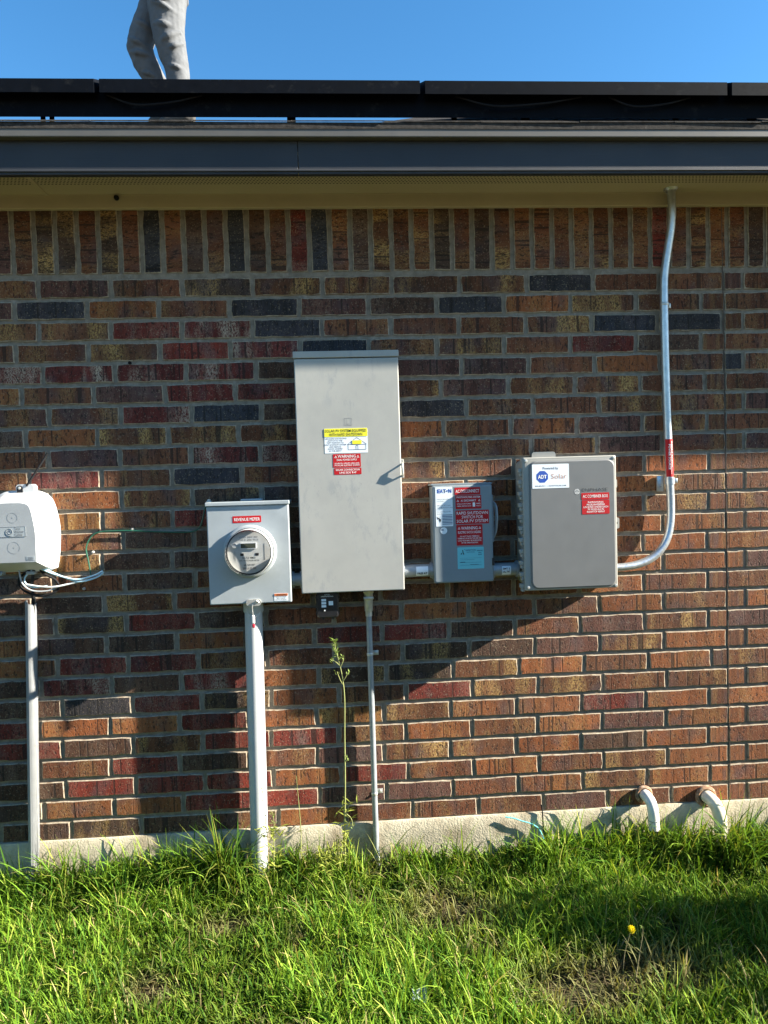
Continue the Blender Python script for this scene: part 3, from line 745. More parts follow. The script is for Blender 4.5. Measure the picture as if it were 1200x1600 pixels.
letter(pl, -.1264, [('Time', cx + .008, 1.1645, .0125, 'L', .020, .01), ('Warner', cx + .008, 1.1540, .0125, 'L', .033, .01), ('Cable', cx + .008, 1.1435, .0125, 'L', .026, .01)], 'ink_grey')
bm = BM(); tube(bm, [(cx - .008 + (.003 + .0022 * a / 2.2) * math.cos(a), -.1264, 1.158 + (.003 + .0022 * a / 2.2) * math.sin(a)) for a in np.linspace(0, 11.5, 60)], .0007, 5); obj('swirl_emblem', bm, 'ink_grey', pl)
pl = sticker(cov, 'name_plate', cx + .044, cx + .071, 1.058, 1.072, -.1253, 'meter_paint'); letter(pl, -.1263, [('ZED', cx + .0575, 1.0605, .011, 'C', .019, .02)], 'ink_grey')
for x0 in (cx - .10, cx + .01): 
    bm = BM(); box(bm, x0, x0 + .03, -.06, -.03, 1.000, 1.012, .003); obj('hinge_foot', bm, 'grey_plastic', nid)
bm = BM(); tube(bm, spline([(-.060, -.052, 1.316), (-.04, -.05, 1.345), (-.005, -.04, 1.402), (.012, -.035, 1.432)], 4), .0040, 8)
tag(obj('black_whip', bm, 'black_rubber', None, True), 'thin black wire sticking up from the white telecom box', 'wire')
# riser guard below the telecom box
lp = thing('riser_guard', (-.11, -.03, GZ), 'slim light grey plastic cable riser below the white telecom box', 'conduit')
bm = BM(); prof = [(-.0195, 0), (-.0195, -.018), (-.016, -.026), (-.008, -.032), (.002, -.033), (.011, -.029), (.017, -.022), (.0195, -.014), (.0195, 0)]
R0 = [bm.verts.new((-.083 + a * .86, b_, .89 + (.012 if a < 0 else 0))) for a, b_ in prof]; R1 = [bm.verts.new((-.121 + a * .86, b_ - .006, GZ - .05)) for a, b_ in prof]
for k in range(len(prof) - 1): bm.faces.new((R0[k], R0[k + 1], R1[k + 1], R1[k]))
bmesh.ops.solidify(bm, geom=bm.faces[:], thickness=.0022)
obj('guard', bm, 'pvc', lp, True)
bm = BM(); box(bm, -.142, -.098, -.045, -.002, -.13, -.11, .003); obj('strap', bm, 'pvc', lp)

# loose cables
def cable(name, pts, r, mat, label, n=8, k=6):
    bm = BM(); tube(bm, spline(pts, k), r, n); return tag(obj(name, bm, mat, None, True), label, 'cable', 'loose cables under the telecom box')
cable('black_cable', [(-.06, -.05, 1.02), (-.105, -.045, .985), (-.095, -.04, .945), (-.045, -.038, .922), (.0, -.035, .926), (.025, -.03, .945), (.015, -.03, .975), (-.02, -.04, 1.0), (-.03, -.05, 1.02)], .0042, 'black_rubber', 'thick black cable looping down under the white box')
cable('grey_cable', [(-.10, -.055, 1.02), (-.09, -.055, .97), (-.06, -.05, .942), (-.01, -.045, .938), (.03, -.035, .952)], .003, 'grey_plastic', 'thin grey cable inside the black loop under the box')
cable('black_drop_cable', [(-.05, -.05, 1.015), (-.062, -.04, .97), (-.066, -.03, .93), (-.072, -.018, .88), (-.075, -.015, .80)], .0055, 'black_rubber', 'black cable dropping from the box into the riser top')
cable('light_blue_cable', [(-.02, -.06, 1.02), (.02, -.05, .998), (.09, -.04, .975), (.15, -.03, .985), (.182, -.025, 1.000)], .0034, 'cable_blue', 'upper light blue cable sweeping right from the white box')
cable('pale_blue_cable', [(-.01, -.055, 1.02), (.04, -.045, .990), (.10, -.035, .966), (.16, -.03, .978), (.184, -.022, .996)], .0030, 'cable_blue', 'middle pale blue cable sweeping right from the white box')
cable('white_cable', [(-.08, -.05, .965), (-.03, -.05, .955), (.02, -.045, .952), (.08, -.035, .962), (.15, -.028, .975), (.183, -.02, .990)], .0032, 'cable_white', 'white cable lowest of the bundle beside the box')
cable('blue_loop_cable', [(-.05, -.05, 1.02), (-.082, -.05, .99), (-.078, -.05, .965), (-.05, -.045, .952), (-.01, -.04, .955)], .0028, 'cable_blue', 'short blue cable curled close under the white box')
gw = [(.138, -.02, .985), (.130, -.018, 1.04), (.124, -.016, 1.085), (.142, -.013, 1.125), (.174, -.012, 1.141), (.23, -.012, 1.143), (.288, -.012, 1.142), (.38, -.012, 1.135), (.482, -.012, 1.130), (.525, -.016, 1.139), (.545, -.025, 1.170), (.556, -.03, 1.21), (.574, -.034, 1.240)]
bm = BM(); tube(bm, spline(gw, 5), .0027, 8); tag(obj('green_ground_wire', bm, 'cable_green', None, True), 'thin green ground wire running along the bricks to the meter box', 'wire')
for x, z, lab in ((.170, 1.145, 'small black cable clip at the left bend of the green wire'), (.288, 1.147, 'small pale cable clip midway along the green wire'), (.143, 1.068, 'tiny pale anchor on the bricks left of the green wire bend'), (.105, .935, 'tiny pale anchor on the bricks below the cable bundle'), (.304, 1.751, 'small black anchor high on the left bricks')):
    bm = BM(); lathe(bm, x, z, [(.0055, .004), (.0055, -.006), (.003, -.011)], 10); tag(obj('wall_clip', bm, 'black_rubber' if 'black' in lab else 'steel', None, True), lab, 'clip', 'clips and anchors on the bricks')

# ------------------------------------------------------------------ meter box with meter
mx0, mx1, mz0, mz1, my = .577, .866, .874, 1.232, -.115
mb = thing('meter_box', ((mx0 + mx1) / 2, 0, mz0), 'pale grey steel meter box with red revenue meter sticker', 'meter box')
bm = BM(); pan(bm, mx0 + .004, mx1 - .004, mz0 + .003, mz1 - .003, .004, -.098); obj('case', bm, 'meter_paint', mb, True)
bm = BM(); pan(bm, mx0, mx1, mz0, mz1 - .008, -.0985, my, .004); cvr = obj('cover', bm, 'meter_paint', mb, True)
bm = BM(); box(bm, mx0 - .003, mx1 + .003, -.1215, .002, mz1 - .0075, mz1 + .006, .002); obj('top_lip', bm, 'meter_paint', mb)
bm = BM(); box(bm, .690, .768, -.06, -.02, mz1 + .006, mz1 + .014, .003); obj('hub_plate', bm, 'meter_paint', mb)
bm = BM(); lathe(bm, .574, 1.243, [(.006, -.03), (.006, -.042)], 8); box(bm, .566, .584, -.05, -.024, 1.238, 1.242); obj('ground_lug', bm, 'steel', mb)
mcx, mcz = .7255, 1.061
bm = BM(); lathe(bm, mcx, mcz, [(.094, my + .001), (.094, -.120), (.0925, -.1245), (.088, -.127), (.084, -.127), (.0825, -.124)]); obj('ring', bm, 'meter_paint', mb, True)
bm = BM(); lathe(bm, mcx, mcz, [(.0822, -.1195), (.0822, -.1262)]); obj('gasket', bm, 'black_rubber', mb)
mt_ = thing('electric_meter', (mcx, -.127, mcz), 'round electric meter with grey display and clear cover on the meter box', 'meter')
bm = BM(); lathe(bm, mcx, mcz, [(.0815, -.1215), (.0815, -.150), (.080, -.153)]); obj('base_ring', bm, 'white_plastic', mt_, True)
bm = BM(); lathe(bm, mcx, mcz, [(.0795, -.1531), (.0795, -.1536)]); obj('dial_shadow_ring', bm, 'black', mt_)
bm = BM(); lathe(bm, mcx, mcz, [(.0745, -.1537), (.0745, -.1545)]); fp = obj('faceplate', bm, 'faceplate', mt_)
bm = BM(); loft(bm, [(rrect(mcx - .030, mcx + .027, mcz + .012, mcz + .034, .002, 3), -.1545), (rrect(mcx - .030, mcx + .027, mcz + .012, mcz + .034, .002, 3), -.158)]); obj('display_frame', bm, 'white_plastic', mt_)
sticker(mt_, 'display', mcx - .027, mcx + .024, mcz + .0155, mcz + .0315, -.1581, 'lcd', r=.001)
bm = BM(); lathe(bm, mcx - .049, mcz + .024, [(.009, -.1545), (.009, -.158), (.007, -.159)], 16); obj('optical_port', bm, 'grey_plastic', mt_, True)
for x in (-.024, .028): sticker(mt_, 'button', mcx + x - .006, mcx + x + .006, mcz - .012, mcz - .003, -.1546, 'black', r=.001)
letter(fp, -.1549, [('CL200  240V  3W', mcx, mcz + .050, .0085, 'C', None, 0), ('TYPE 2S  60Hz  TA 30', mcx, mcz + .041, .0075, 'C', None, 0),
    ('Kh 7.2  FM2S', mcx, mcz - .022, .0085, 'C', None, .01), ('kWh  WATTHOUR METER', mcx, mcz - .031, .007, 'C', .07, 0), ('68 124 907', mcx, mcz - .047, .0085, 'C', None, .01), ('||||| || ||| ||||', mcx, mcz - .058, .009, 'C', .045, .01)], 'ink')
rule(fp, [(mcx + .052, mcx + .055, mcz - .028, mcz + .03), (mcx - .049, mcx - .0475, mcz - .03, mcz + .005), (mcx - .053, mcx - .0515, mcz - .022, mcz + .0)], -.1549, 'ink_grey')
# clear polycarbonate cover
gm, n_, b_ = new_mat('clear_cover')
for x in list(n_.nodes):
    if x.type == 'BSDF_PRINCIPLED': n_.nodes.remove(x)
tr_ = n_.nodes.new('ShaderNodeBsdfTransparent'); gl_ = n_.nodes.new('ShaderNodeBsdfGlossy'); gl_.inputs['Roughness'].default_value = .06
fr_ = n_.nodes.new('ShaderNodeFresnel'); fr_.inputs[0].default_value = 1.45; ms_ = n_.nodes.new('ShaderNodeMixShader')
n_.links.new(fr_.outputs[0], ms_.inputs[0]); n_.links.new(tr_.outputs[0], ms_.inputs[1]); n_.links.new(gl_.outputs[0], ms_.inputs[2]); n_.links.new(ms_.outputs[0], n_.nodes['Material Output'].inputs[0])
bm = BM(); lathe(bm, mcx, mcz, [(.0800, -.1515), (.0795, -.185), (.077, -.194), (.071, -.1985), (.05, -.200), (.001, -.2005)], 48, False); obj('clear_cover', bm, gm, mt_, True)
bm = BM(); lathe(bm, mcx, mcz, [(.0806, -.170), (.0812, -.172), (.0806, -.174)], 48, False); obj('cover_rib', bm, 'faceplate', mt_, True)
st = sticker(mb, 'revenue_sticker', .668, .768, 1.163, 1.187, my, 'label_red', label='red sticker with white lettering above the meter')
letter(st, my - .0010, [('REVENUE METER', .718, 1.1695, .0155, 'C', .090, .004)], 'white_print')
st = sticker(mb, 'warning_sticker', .804, .853, .880, .907, my, 'label_white', label='small orange and white warning sticker')
sticker(st, 'orange_band', .805, .852, .898, .9065, my - .0007, 'label_orange', r=.001)
letter(st, my - .0016, [('WARNING', .8305, .8995, .0075, 'C', .036, .015)], 'ink'); letter(st, my - .0010, [('HIGH VOLTAGE', .828, .8925, .0055, 'C', .036, 0), ('WILL CAUSE', .828, .8875, .0055, 'C', .03, 0), ('DEATH OR INJURY', .828, .8825, .0055, 'C', .04, 0)], 'ink_grey', 'fine_print')
bm = BM(); loft(bm, [(rrect(.705, .757, .866, .890, .010, 5), my), (rrect(.705, .757, .866, .890, .010, 5), my - .006)]); obj('hasp', bm, 'steel', mb, True)
bm = BM(); tube(bm, [(.735, my - .008, .880), (.744, my - .010, .886), (.751, my - .008, .879)], .0022, 6); obj('hasp_ring', bm, 'steel', mb)
sl = thing('wire_seal', (.727, my, .868), 'small red and clear wire seal hanging below the meter box', 'seal')
bm = BM(); tube(bm, spline([(.730, my - .006, .878), (.726, my - .008, .862), (.727, my - .007, .842), (.7275, my - .006, .832)], 4), .0013, 6)
tube(bm, spline([(.703, -.084, .838), (.712, -.088, .824), (.727, -.09, .819), (.742, -.087, .826), (.750, -.082, .840)], 4), .0012, 6); obj('seal_wire', bm, 'steel', sl)
bm = BM(); box(bm, .7225, .7335, my - .009, my - .003, .803, .834, .003); obj('seal_body', bm, 'pvc_white', sl)
bm = BM(); box(bm, .7230, .7330, my - .0092, my - .0028, .788, .8025, .003); obj('seal_tip', bm, 'red_seal', sl)
# service riser
sp = thing('service_riser', (.713, -.045, GZ), 'thick light grey plastic riser pipe under the meter box', 'conduit')
bm = BM(); tube(bm, [(.7205, -.046, .835), (.716, -.046, .45), (.711, -.046, .0), (.709, -.046, GZ - .08)], .0322, 28); obj('pipe', bm, 'pvc', sp, True)
bm = BM(); tube(bm, [(.7205, -.046, .832), (.7205, -.046, .836), (.7207, -.046, .872)], [.034, .0365, .0365], 28); obj('collar', bm, 'pvc', sp, True)

# ------------------------------------------------------------------ big safety switch
px0, px1, pz0, pz1, py = .902, 1.271, .902, 1.760, -.115
ss = thing('safety_switch', ((px0 + px1) / 2, 0, pz0), 'tall galvanised grey solar switch enclosure with yellow and red stickers', 'electrical box')
bm = BM(); pan(bm, px0 + .006, px1 - .005, pz0 + .006, pz1 - .012, .004, -.095); obj('case', bm, 'galv', ss, True)
bm = BM(); pan(bm, px0, px1, pz0, pz1 - .026, -.0955, py, .0035); cvr = obj('cover', bm, 'galv', ss, True)
bm = BM(); box(bm, px0 - .003, px1 + .002, -.1185, .002, pz1 - .0235, pz1, .0025); obj('top_lip', bm, 'galv', ss)
bm = BM(); loft(bm, [(rrect(1.056, 1.120, pz1 - .006, pz1 + .008, .006, 4), -.03), (rrect(1.056, 1.120, pz1 - .006, pz1 + .008, .006, 4), -.055)]); obj('hub_plate', bm, 'galv', ss, True)
bm = BM(); box(bm, px1 - .002, px1 + .010, -.112, -.085, 1.305, 1.372, .002); 
hb = obj('handle_bracket', bm, 'galv', ss)
bm = BM(); tube(bm, [(px1 + .006, -.108, 1.312), (px1 + .005, -.124, 1.318), (px1 + .004, -.128, 1.338), (px1 + .003, -.126, 1.352), (px1 + .004, -.108, 1.358)], .0036, 8); obj('handle', bm, 'steel', ss, True)
rule(ss, [(1.0735, 1.0995, 1.4965, 1.4975), (1.0735, 1.0995, 1.5215, 1.5225), (1.0735, 1.0745, 1.4975, 1.5215), (1.0985, 1.0995, 1.4975, 1.5215), (1.081, 1.082, 1.501, 1.518), (1.081, 1.092, 1.501, 1.502)], py - .0006, 'ink_grey', 'embossed_mark')
st = sticker(ss, 'shutdown_sticker', 1.0005, 1.1535, 1.3990, 1.4865, py, 'label_white', label='white and yellow rapid shutdown sticker')
sticker(st, 'yellow_band', 1.0007, 1.1533, 1.4575, 1.4863, py - .0007, 'label_yellow')
letter(st, py - .0018, [('SOLAR PV SYSTEM EQUIPPED', 1.077, 1.4735, .0135, 'C', .146, .010), ('WITH RAPID SHUTDOWN', 1.077, 1.4605, .0135, 'C', .118, .010)], 'ink')
letter(st, py - .0010, [(s, 1.0385, 1.4485 - .0072 * k, .0068, 'C', None, .012) for k, s in enumerate(['TURN RAPID SHUTDOWN', 'SWITCH TO THE', '"OFF" POSITION TO', 'SHUT DOWN PV SYSTEM', 'AND REDUCE', 'SHOCK HAZARD', 'IN THE ARRAY'])], 'ink_navy', 'fine_print')
bm = BM()
def ln(bm, a, b, w_=.0007, y=py - .0010):
    a, b = Vector((a[0], 0, a[1])), Vector((b[0], 0, b[1])); d = (b - a).normalized(); q = Vector((-d.z, 0, d.x)) * w_
    vs = [bm.verts.new((p.x, y, p.z)) for p in (a + q, b + q, b - q, a - q)]; bm.faces.new(vs)
for a, b in (((1.082, 1.429), (1.115, 1.4535)), ((1.115, 1.4535), (1.149, 1.430)), ((1.084, 1.429), (1.084, 1.4105)), ((1.084, 1.4105), (1.147, 1.4105)), ((1.147, 1.4105), (1.147, 1.430)), ((1.082, 1.429), (1.149, 1.429)), ((1.112, 1.4105), (1.112, 1.425)), ((1.112, 1.425), (1.119, 1.425)), ((1.119, 1.425), (1.119, 1.4105))): ln(bm, a, b)
me = bpy.data.meshes.new('house_diagram'); bm.to_mesh(me); bm.free(); link('house_diagram', me, 'ink_navy', st)
hp = sticker(st, 'diagram_panel', 1.099, 1.132, 1.430, 1.4435, py - .0011, 'label_yellow', r=.001)
st = sticker(ss, 'warning_sticker', 1.0285, 1.1270, 1.3485, 1.3960, py, 'label_red', label='red warning sticker under the yellow one')
letter(st, py - .0010, [('WARNING', 1.078, 1.3825, .0145, 'C', .064, .004), ('DUAL POWER SUPPLY', 1.078, 1.3720, .0098, 'C', .072, .008), ('SOURCES: UTILITY GRID AND', 1.078, 1.3600, .0072, 'C', .088, .006), ('PV SOLAR ELECTRIC SYSTEM', 1.078, 1.3530, .0072, 'C', .088, .006)], 'white_print')
warn_tri(st, py - .0010, [(1.0385, 1.386, .0050), (1.1175, 1.386, .0050)])
st = sticker(ss, 'connection_sticker', 1.0315, 1.1285, 1.3230, 1.3460, py, 'label_red', label='red sticker lowest of the three')
letter(st, py - .0010, [('SOLAR CONNECTION', 1.080, 1.3365, .0095, 'C', .085, .008), ('LINE SIDE TAP', 1.080, 1.3265, .0095, 'C', .060, .008)], 'white_print')
# surge protector hanging under it
sg = thing('surge_protector', (.991, -.06, .80), 'small black surge protector hanging under the tall enclosure', 'surge protector')
o1 = rrect(.951, 1.032, .806, .902, .014, 6)
bm = BM(); loft(bm, [(o1, -.02), (o1, -.085), (rrect(.956, 1.027, .811, .897, .012, 6), -.091)]); cs = obj('case', bm, 'black', sg, True)
letter(sg, -.0915, [('EATON', .991, .8895, .0055, 'C', None, .01), ('SURGE PROTECTION', .991, .8835, .0055, 'C', .044, .015)], 'white_print')
for zz in (.868, .857, .846): sticker(sg, 'indicator', .970, .987, zz, zz + .0085, -.091, 'label_white', r=.001)
sticker(sg, 'rating_label', .996, 1.012, .853, .868, -.091, 'label_white', r=.001)
bm = BM(); lathe(bm, .981, .835, [(.003, -.091), (.003, -.0925)], 10); obj('indicator_lamp', bm, 'white_print', sg)
for zz, l in ((.826, .016), (.832, .010)): pass
for x, z in ((.953, .882), (1.030, .882), (.953, .822), (1.030, .822), (.975, .805), (1.010, .805)):
    bm = BM(); tube(bm, [(x, -.025, z), (x, -.087, z)], .005, 8); obj('case_lug', bm, 'black', sg, True)

# thin conduit below it
tc_ = thing('thin_conduit', (1.142, -.02, GZ), 'thin dull grey metal conduit running down from the tall enclosure', 'conduit')
bm = BM(); tube(bm, [(1.1425, -.021, .80), (1.1430, -.021, .4), (1.1430, -.021, .1), (1.1440, -.022, -.06), (1.1455, -.024, -.12)], .0108, 16); obj('tube', bm, 'emt_dull', tc_, True)
bm = BM(); tube(bm, [(1.1455, -.024, -.115), (1.146, -.024, -.12), (1.149, -.026, GZ - .05)], [.0108, .0128, .0128], 16); obj('coupling', bm, 'emt_dull', tc_, True)
bm = BM(); tube(bm, [(1.1425, -.021, .795), (1.1425, -.021, .815)], .0128, 16); tube(bm, [(1.1425, -.024, .815), (1.1425, -.028, .85), (1.1425, -.04, .878), (1.1425, -.045, .905)], [.0150, .0165, .0165, .0165], 16)
for z in (.862, .885): box(bm, 1.124, 1.161, -.058, -.03, z, z + .010, .003)
lathe(bm, 1.1425, .848, [(.005, -.042), (.005, -.048)], 10)
obj('fitting', bm, 'steel', tc_, True)
def strap(parent, x, z, y, r):
    bm = BM()
    tube(bm, [(x + (r + .001) * math.cos(a), y + (r + .001) * math.sin(a), z) for a in np.linspace(math.pi, 2 * math.pi, 12)], .0058, 8, sx=1.0, sy=.18, ref=Vector((0, 0, 1)))
    box(bm, x + r - .001, x + r + .022, -.004, -.001, z - .009, z + .009, .001)
    lathe(bm, x + r + .013, z, [(.0048, -.004), (.0048, -.008), (.002, -.009)], 10)
    return obj('strap', bm, 'steel', parent, True)
strap(tc_, 1.1425, .652, -.021, .0108); strap(tc_, 1.1430, .122, -.021, .0108)

# ------------------------------------------------------------------ conduit nipples between boxes
def nipple(x0, x1, z, r, y, label):
    t = thing('conduit_nipple', ((x0 + x1) / 2, y, z), label, 'conduit', 'short conduits between the boxes')
    bm = BM(); tube(bm, [(x0 - .002, y, z), (x1 + .002, y, z)], r, 24); obj('pipe', bm, 'emt_dull', t, True)
    for xa in (x0 + .0005, x1 - .0085):
        bm = BM(); tube(bm, [(xa, y, z), (xa + .008, y, z)], r * 1.28, 12); obj('locknut', bm, 'emt_dull', t)
    return t
nipple(.866, .903, .947, .024, -.06, 'short grey conduit between the meter box and the tall enclosure')
t = nipple(1.269, 1.381, .963, .0235, -.06, 'short galvanised conduit with white tag left of the disconnect')
bm = BM()
def wrap(bm, xa, xb, y, z, r, a0, a1, n=8):
    prev = None
    for k in range(n + 1):
        a = a0 + (a1 - a0) * k / n; c = [bm.verts.new((x, y - r * math.cos(a), z + r * math.sin(a))) for x in (xa, xb)]
        if prev: bm.faces.new((prev[0], prev[1], c[1], c[0]))
        prev = c
wrap(bm, 1.318, 1.362, -.06, .963, .0242, -.75, .75); ws = obj('paper_tag', bm, 'label_white', t)
letter(t, -.0848, [('PASS AT', 1.340, .9515, .0105, 'C', .036, .03)], 'ink')
t = nipple(1.602, 1.700, .956, .0245, -.06, 'short galvanised conduit with printed tag right of the disconnect')
bm = BM(); wrap(bm, 1.635, 1.668, -.06, .956, .0252, -.8, .6); obj('paper_tag', bm, 'label_white', t)
letter(t, -.0858, [('EMT 2', 1.651, .958, .009, 'C', .026, .03), ('UL 797', 1.651, .947, .009, 'C', .026, .03)], 'ink')

# ------------------------------------------------------------------ AC disconnect
ax0, ax1, az0, az1, ay = 1.3815, 1.601, .918, 1.277, -.10
ad_ = thing('ac_disconnect', ((ax0 + ax1) / 2, 0, az0), 'blue-grey disconnect box with red stickers and a teal sticker', 'electrical box')
bm = BM(); pan(bm, ax0 + .003, ax1 - .002, az0 + .004, az1 - .006, .004, -.085); obj('case', bm, 'disc_paint', ad_, True)
bm = BM(); pan(bm, ax0, ax1, az0, az1 - .004, -.0855, ay, .006, .006); obj('door', bm, 'disc_paint', ad_, True)
bm = BM(); box(bm, ax0 - .002, ax1 + .002, -.088, .002, az1 - .004, az1 + .003, .0015); obj('top_lip', bm, 'disc_paint', ad_)
hl = thing('x', (0, 0, 0), None, None); bpy.data.objects.remove(hl)
bm = BM(); loft(bm, [(rrect(ax1 - .002, ax1 + .009, 1.06, 1.235, .004, 4), -.03), (rrect(ax1 - .002, ax1 + .009, 1.06, 1.235, .004, 4), -.075)]); obj('handle_plate', bm, 'disc_paint', ad_, True)
bm = BM(); tube(bm, spline([(ax1 + .008, -.055, 1.075), (ax1 + .016, -.068, 1.10), (ax1 + .019, -.078, 1.15), (ax1 + .017, -.074, 1.19), (ax1 + .010, -.06, 1.205)], 4), [.006] * 17, 8, sx=.7, sy=1.3); obj('handle', bm, 'grey_plastic', ad_, True)
bm = BM(); tube(bm, [(ax1 + .008, -.06, 1.205), (ax1 + .014, -.068, 1.23)], .004, 8); obj('lock_hasp', bm, 'rust', ad_, True)
bm = BM(); box(bm, ax1 - .006, ax1 + .003, -.1025, -.085, .977, 1.004, .001); obj('door_latch', bm, 'black', ad_)
ys_ = ay
st = sticker(ad_, 'maker_sticker', 1.3930, 1.4555, 1.1250, 1.2680, ys_, 'label_white', label='white maker sticker with blue lettering')
letter(st, ys_ - .0010, [('E', 1.3995, 1.2465, .019, 'L', .011, .03), ('A', 1.4115, 1.2465, .019, 'L', .010, .03), ('T', 1.4215, 1.2465, .019, 'L', .011, .03), ('N', 1.4405, 1.2465, .019, 'L', .011, .03)], 'ink_blue')
bm = BM(); lathe(bm, 1.4360, 1.2533, [(.0028, ys_ - .0008), (.0028, ys_ - .0012)], 12); obj('logo_dot', bm, 'ink_blue', st)
letter(st, ys_ - .0010, [(s, 1.3985, 1.222 - .0076 * k, .0058, 'L', None, 0) for k, s in enumerate(['General duty safety switch', 'non-fusible', '', '60A 240V AC 2 pole', 'Type 3R enclosure rainproof', '', 'Cat. no. DG222URB', 'Series B'])], 'ink_grey', 'fine_print')
rule(st, [(1.4165, 1.4535, 1.165 - .0055 * k, 1.1675 - .0055 * k) for k in range(7)], ys_ - .0010, 'ink_navy')
bm = BM()
for pts_ in (((1.396, 1.162), (1.404, 1.154), (1.400, 1.150)), ((1.402, 1.158), (1.412, 1.150), (1.406, 1.146)), ((1.404, 1.148), (1.412, 1.149), (1.408, 1.139))):
    bm.faces.new([bm.verts.new((x, ys_ - .0010, z)) for x, z in pts_])
me = bpy.data.meshes.new('hand_pictogram'); bm.to_mesh(me); bm.free(); link('hand_pictogram', me, 'ink', st)
bm = BM(); lathe(bm, 1.4205, 1.1095, [(.0125, ys_), (.0125, ys_ - .0006)], 24); sd_ = obj('round_sticker', bm, 'label_white', ad_); sd_['label'] = 'small round white sticker under the maker sticker'
letter(sd_, ys_ - .0010, [('SR', 1.4160, 1.1095, .009, 'C', None, .03)], 'ink_navy')
st = sticker(ad_, 'red_sticker', 1.4640, 1.5575, 1.2375, 1.2640, ys_, 'label_red', label='topmost red sticker')
letter(st, ys_ - .0010, [('AC DISCONNECT', 1.5105, 1.2450, .0165, 'C', .086, .004)], 'white_print')
st = sticker(ad_, 'red_sticker', 1.4660, 1.5605, 1.1860, 1.2355, ys_, 'label_red', label='red rating sticker second from the top')
letter(st, ys_ - .0010, [('PHOTOVOLTAIC SYSTEM', 1.5132, 1.2255, .0095, 'C', .086, .01), ('AC DISCONNECT', 1.5132, 1.2130, .0098, 'C', .056, .01), ('RATED AC OUTPUT CURRENT', 1.4970, 1.2025, .0062, 'C', .052, .006), ('NOMINAL OPERATING VOLTAGE', 1.4970, 1.1945, .0062, 'C', .052, .006), ('AMPS', 1.5495, 1.2025, .0062, 'C', .016, .006), ('VOLTS', 1.5495, 1.1945, .0062, 'C', .016, .006)], 'white_print')
rule(st, [(1.5285, 1.5375, 1.1935, 1.2085)], ys_ - .0010, 'white_print', 'value_box')
warn_tri(st, ys_ - .0010, [(1.4745, 1.216, .0045), (1.5530, 1.216, .0045)])
st = sticker(ad_, 'red_sticker', 1.4650, 1.5870, 1.1310, 1.1810, ys_, 'label_red', label='wide red rapid shutdown sticker')
letter(st, ys_ - .0010, [('RAPID SHUTDOWN', 1.526, 1.1655, .0158, 'C', .114, .0), ('SWITCH FOR', 1.526, 1.1510, .0158, 'C', .078, .0), ('SOLAR PV SYSTEM', 1.526, 1.1365, .0158, 'C', .114, .0)], 'white_print')
st = sticker(ad_, 'red_sticker', 1.4665, 1.5625, 1.0535, 1.1285, ys_, 'label_red', label='lowest red sticker, a shock hazard warning')
letter(st, ys_ - .0010, [('WARNING', 1.5145, 1.1110, .0155, 'C', .060, .004), ('ELECTRIC SHOCK HAZARD', 1.5145, 1.0970, .0125, 'C', .084, .003), ('DO NOT TOUCH TERMINALS', 1.5145, 1.0840, .0070, 'C', .070, .006), ('TERMINALS ON BOTH THE LINE AND', 1.5145, 1.0765, .0070, 'C', .088, .006), ('LOAD SIDES MAY BE ENERGIZED', 1.5145, 1.0685, .0070, 'C', .086, .006), ('IN THE OPEN POSITION', 1.5145, 1.0605, .0070, 'C', .060, .006)], 'white_print')
warn_tri(st, ys_ - .0010, [(1.4765, 1.116, .0050), (1.5525, 1.116, .0050)])
st = sticker(ad_, 'teal_sticker', 1.4685, 1.5655, .9675, 1.0465, ys_, 'label_teal', label='teal inspection sticker with thin black print')
letter(st, ys_ - .0010, [('INSPECTION', 1.5170, 1.0330, .0075, 'C', .036, .008), ('ELECTRICAL', 1.5170, 1.0265, .0055, 'C', .03, 0), ('APPROVED', 1.5510, 1.0305, .0065, 'C', .022, .02), ('FINAL', 1.5510, 1.0235, .0055, 'C', .012, .02), ('SERVICE', 1.5510, 1.0165, .0055, 'C', .014, .02)], 'ink_navy')
rule(st, [(1.477, 1.530, 1.0005, 1.0012), (1.477, 1.556, .9905, .9912), (1.477, 1.496, .9915, .9935), (1.477, 1.556, .9810, .9817), (1.514, 1.545, .9822, .9835), (1.477, 1.556, 1.0065, 1.007)], ys_ - .0010, 'ink_navy')
bm = BM()
for pts_ in (((1.486, 1.037), (1.4885, 1.037), (1.491, 1.026), (1.488, 1.024)), ((1.479, 1.022), (1.486, 1.028), (1.484, 1.020)), ((1.488, 1.030), (1.494, 1.021), (1.489, 1.020)), ((1.4935, 1.039), (1.496, 1.0395), (1.495, 1.037))):
    bm.faces.new([bm.verts.new((x, ys_ - .0010, z)) for x, z in pts_])
me = bpy.data.meshes.new('emblem'); bm.to_mesh(me); bm.free(); link('emblem', me, 'ink', st)

# ------------------------------------------------------------------ combiner box
cx0, cx1, cz0, cz1, cyf = 1.702, 2.043, .886, 1.364, -.155
cb = thing('combiner_box', ((cx0 + cx1) / 2, 0, cz0), 'grey-lidded solar combiner box with hinges down its left side', 'electrical box')
bm = BM(); pan(bm, cx0 + .012, cx1 - .006, cz0 + .008, cz1 - .008, .0, -.112, .002, .02); obj('body', bm, 'beige', cb, True)
bm = BM(); loft(bm, [(rrect(cx0, cx1, cz0, cz1, .006, 5), -.1125), (rrect(cx0, cx1, cz0, cz1, .006, 5), -.148), (rrect(cx0 + .004, cx1 - .003, cz0 + .003, cz1 - .003, .006, 5), -.151),
                     (rrect(cx0 + .010, cx1 - .006, cz0 + .006, cz1 - .008, .02, 5), -.151), (rrect(cx0 + .014, cx1 - .008, cz0 + .008, cz1 - .011, .022, 5), -.1515)]); ld = obj('lid', bm, 'beige', cb, True)
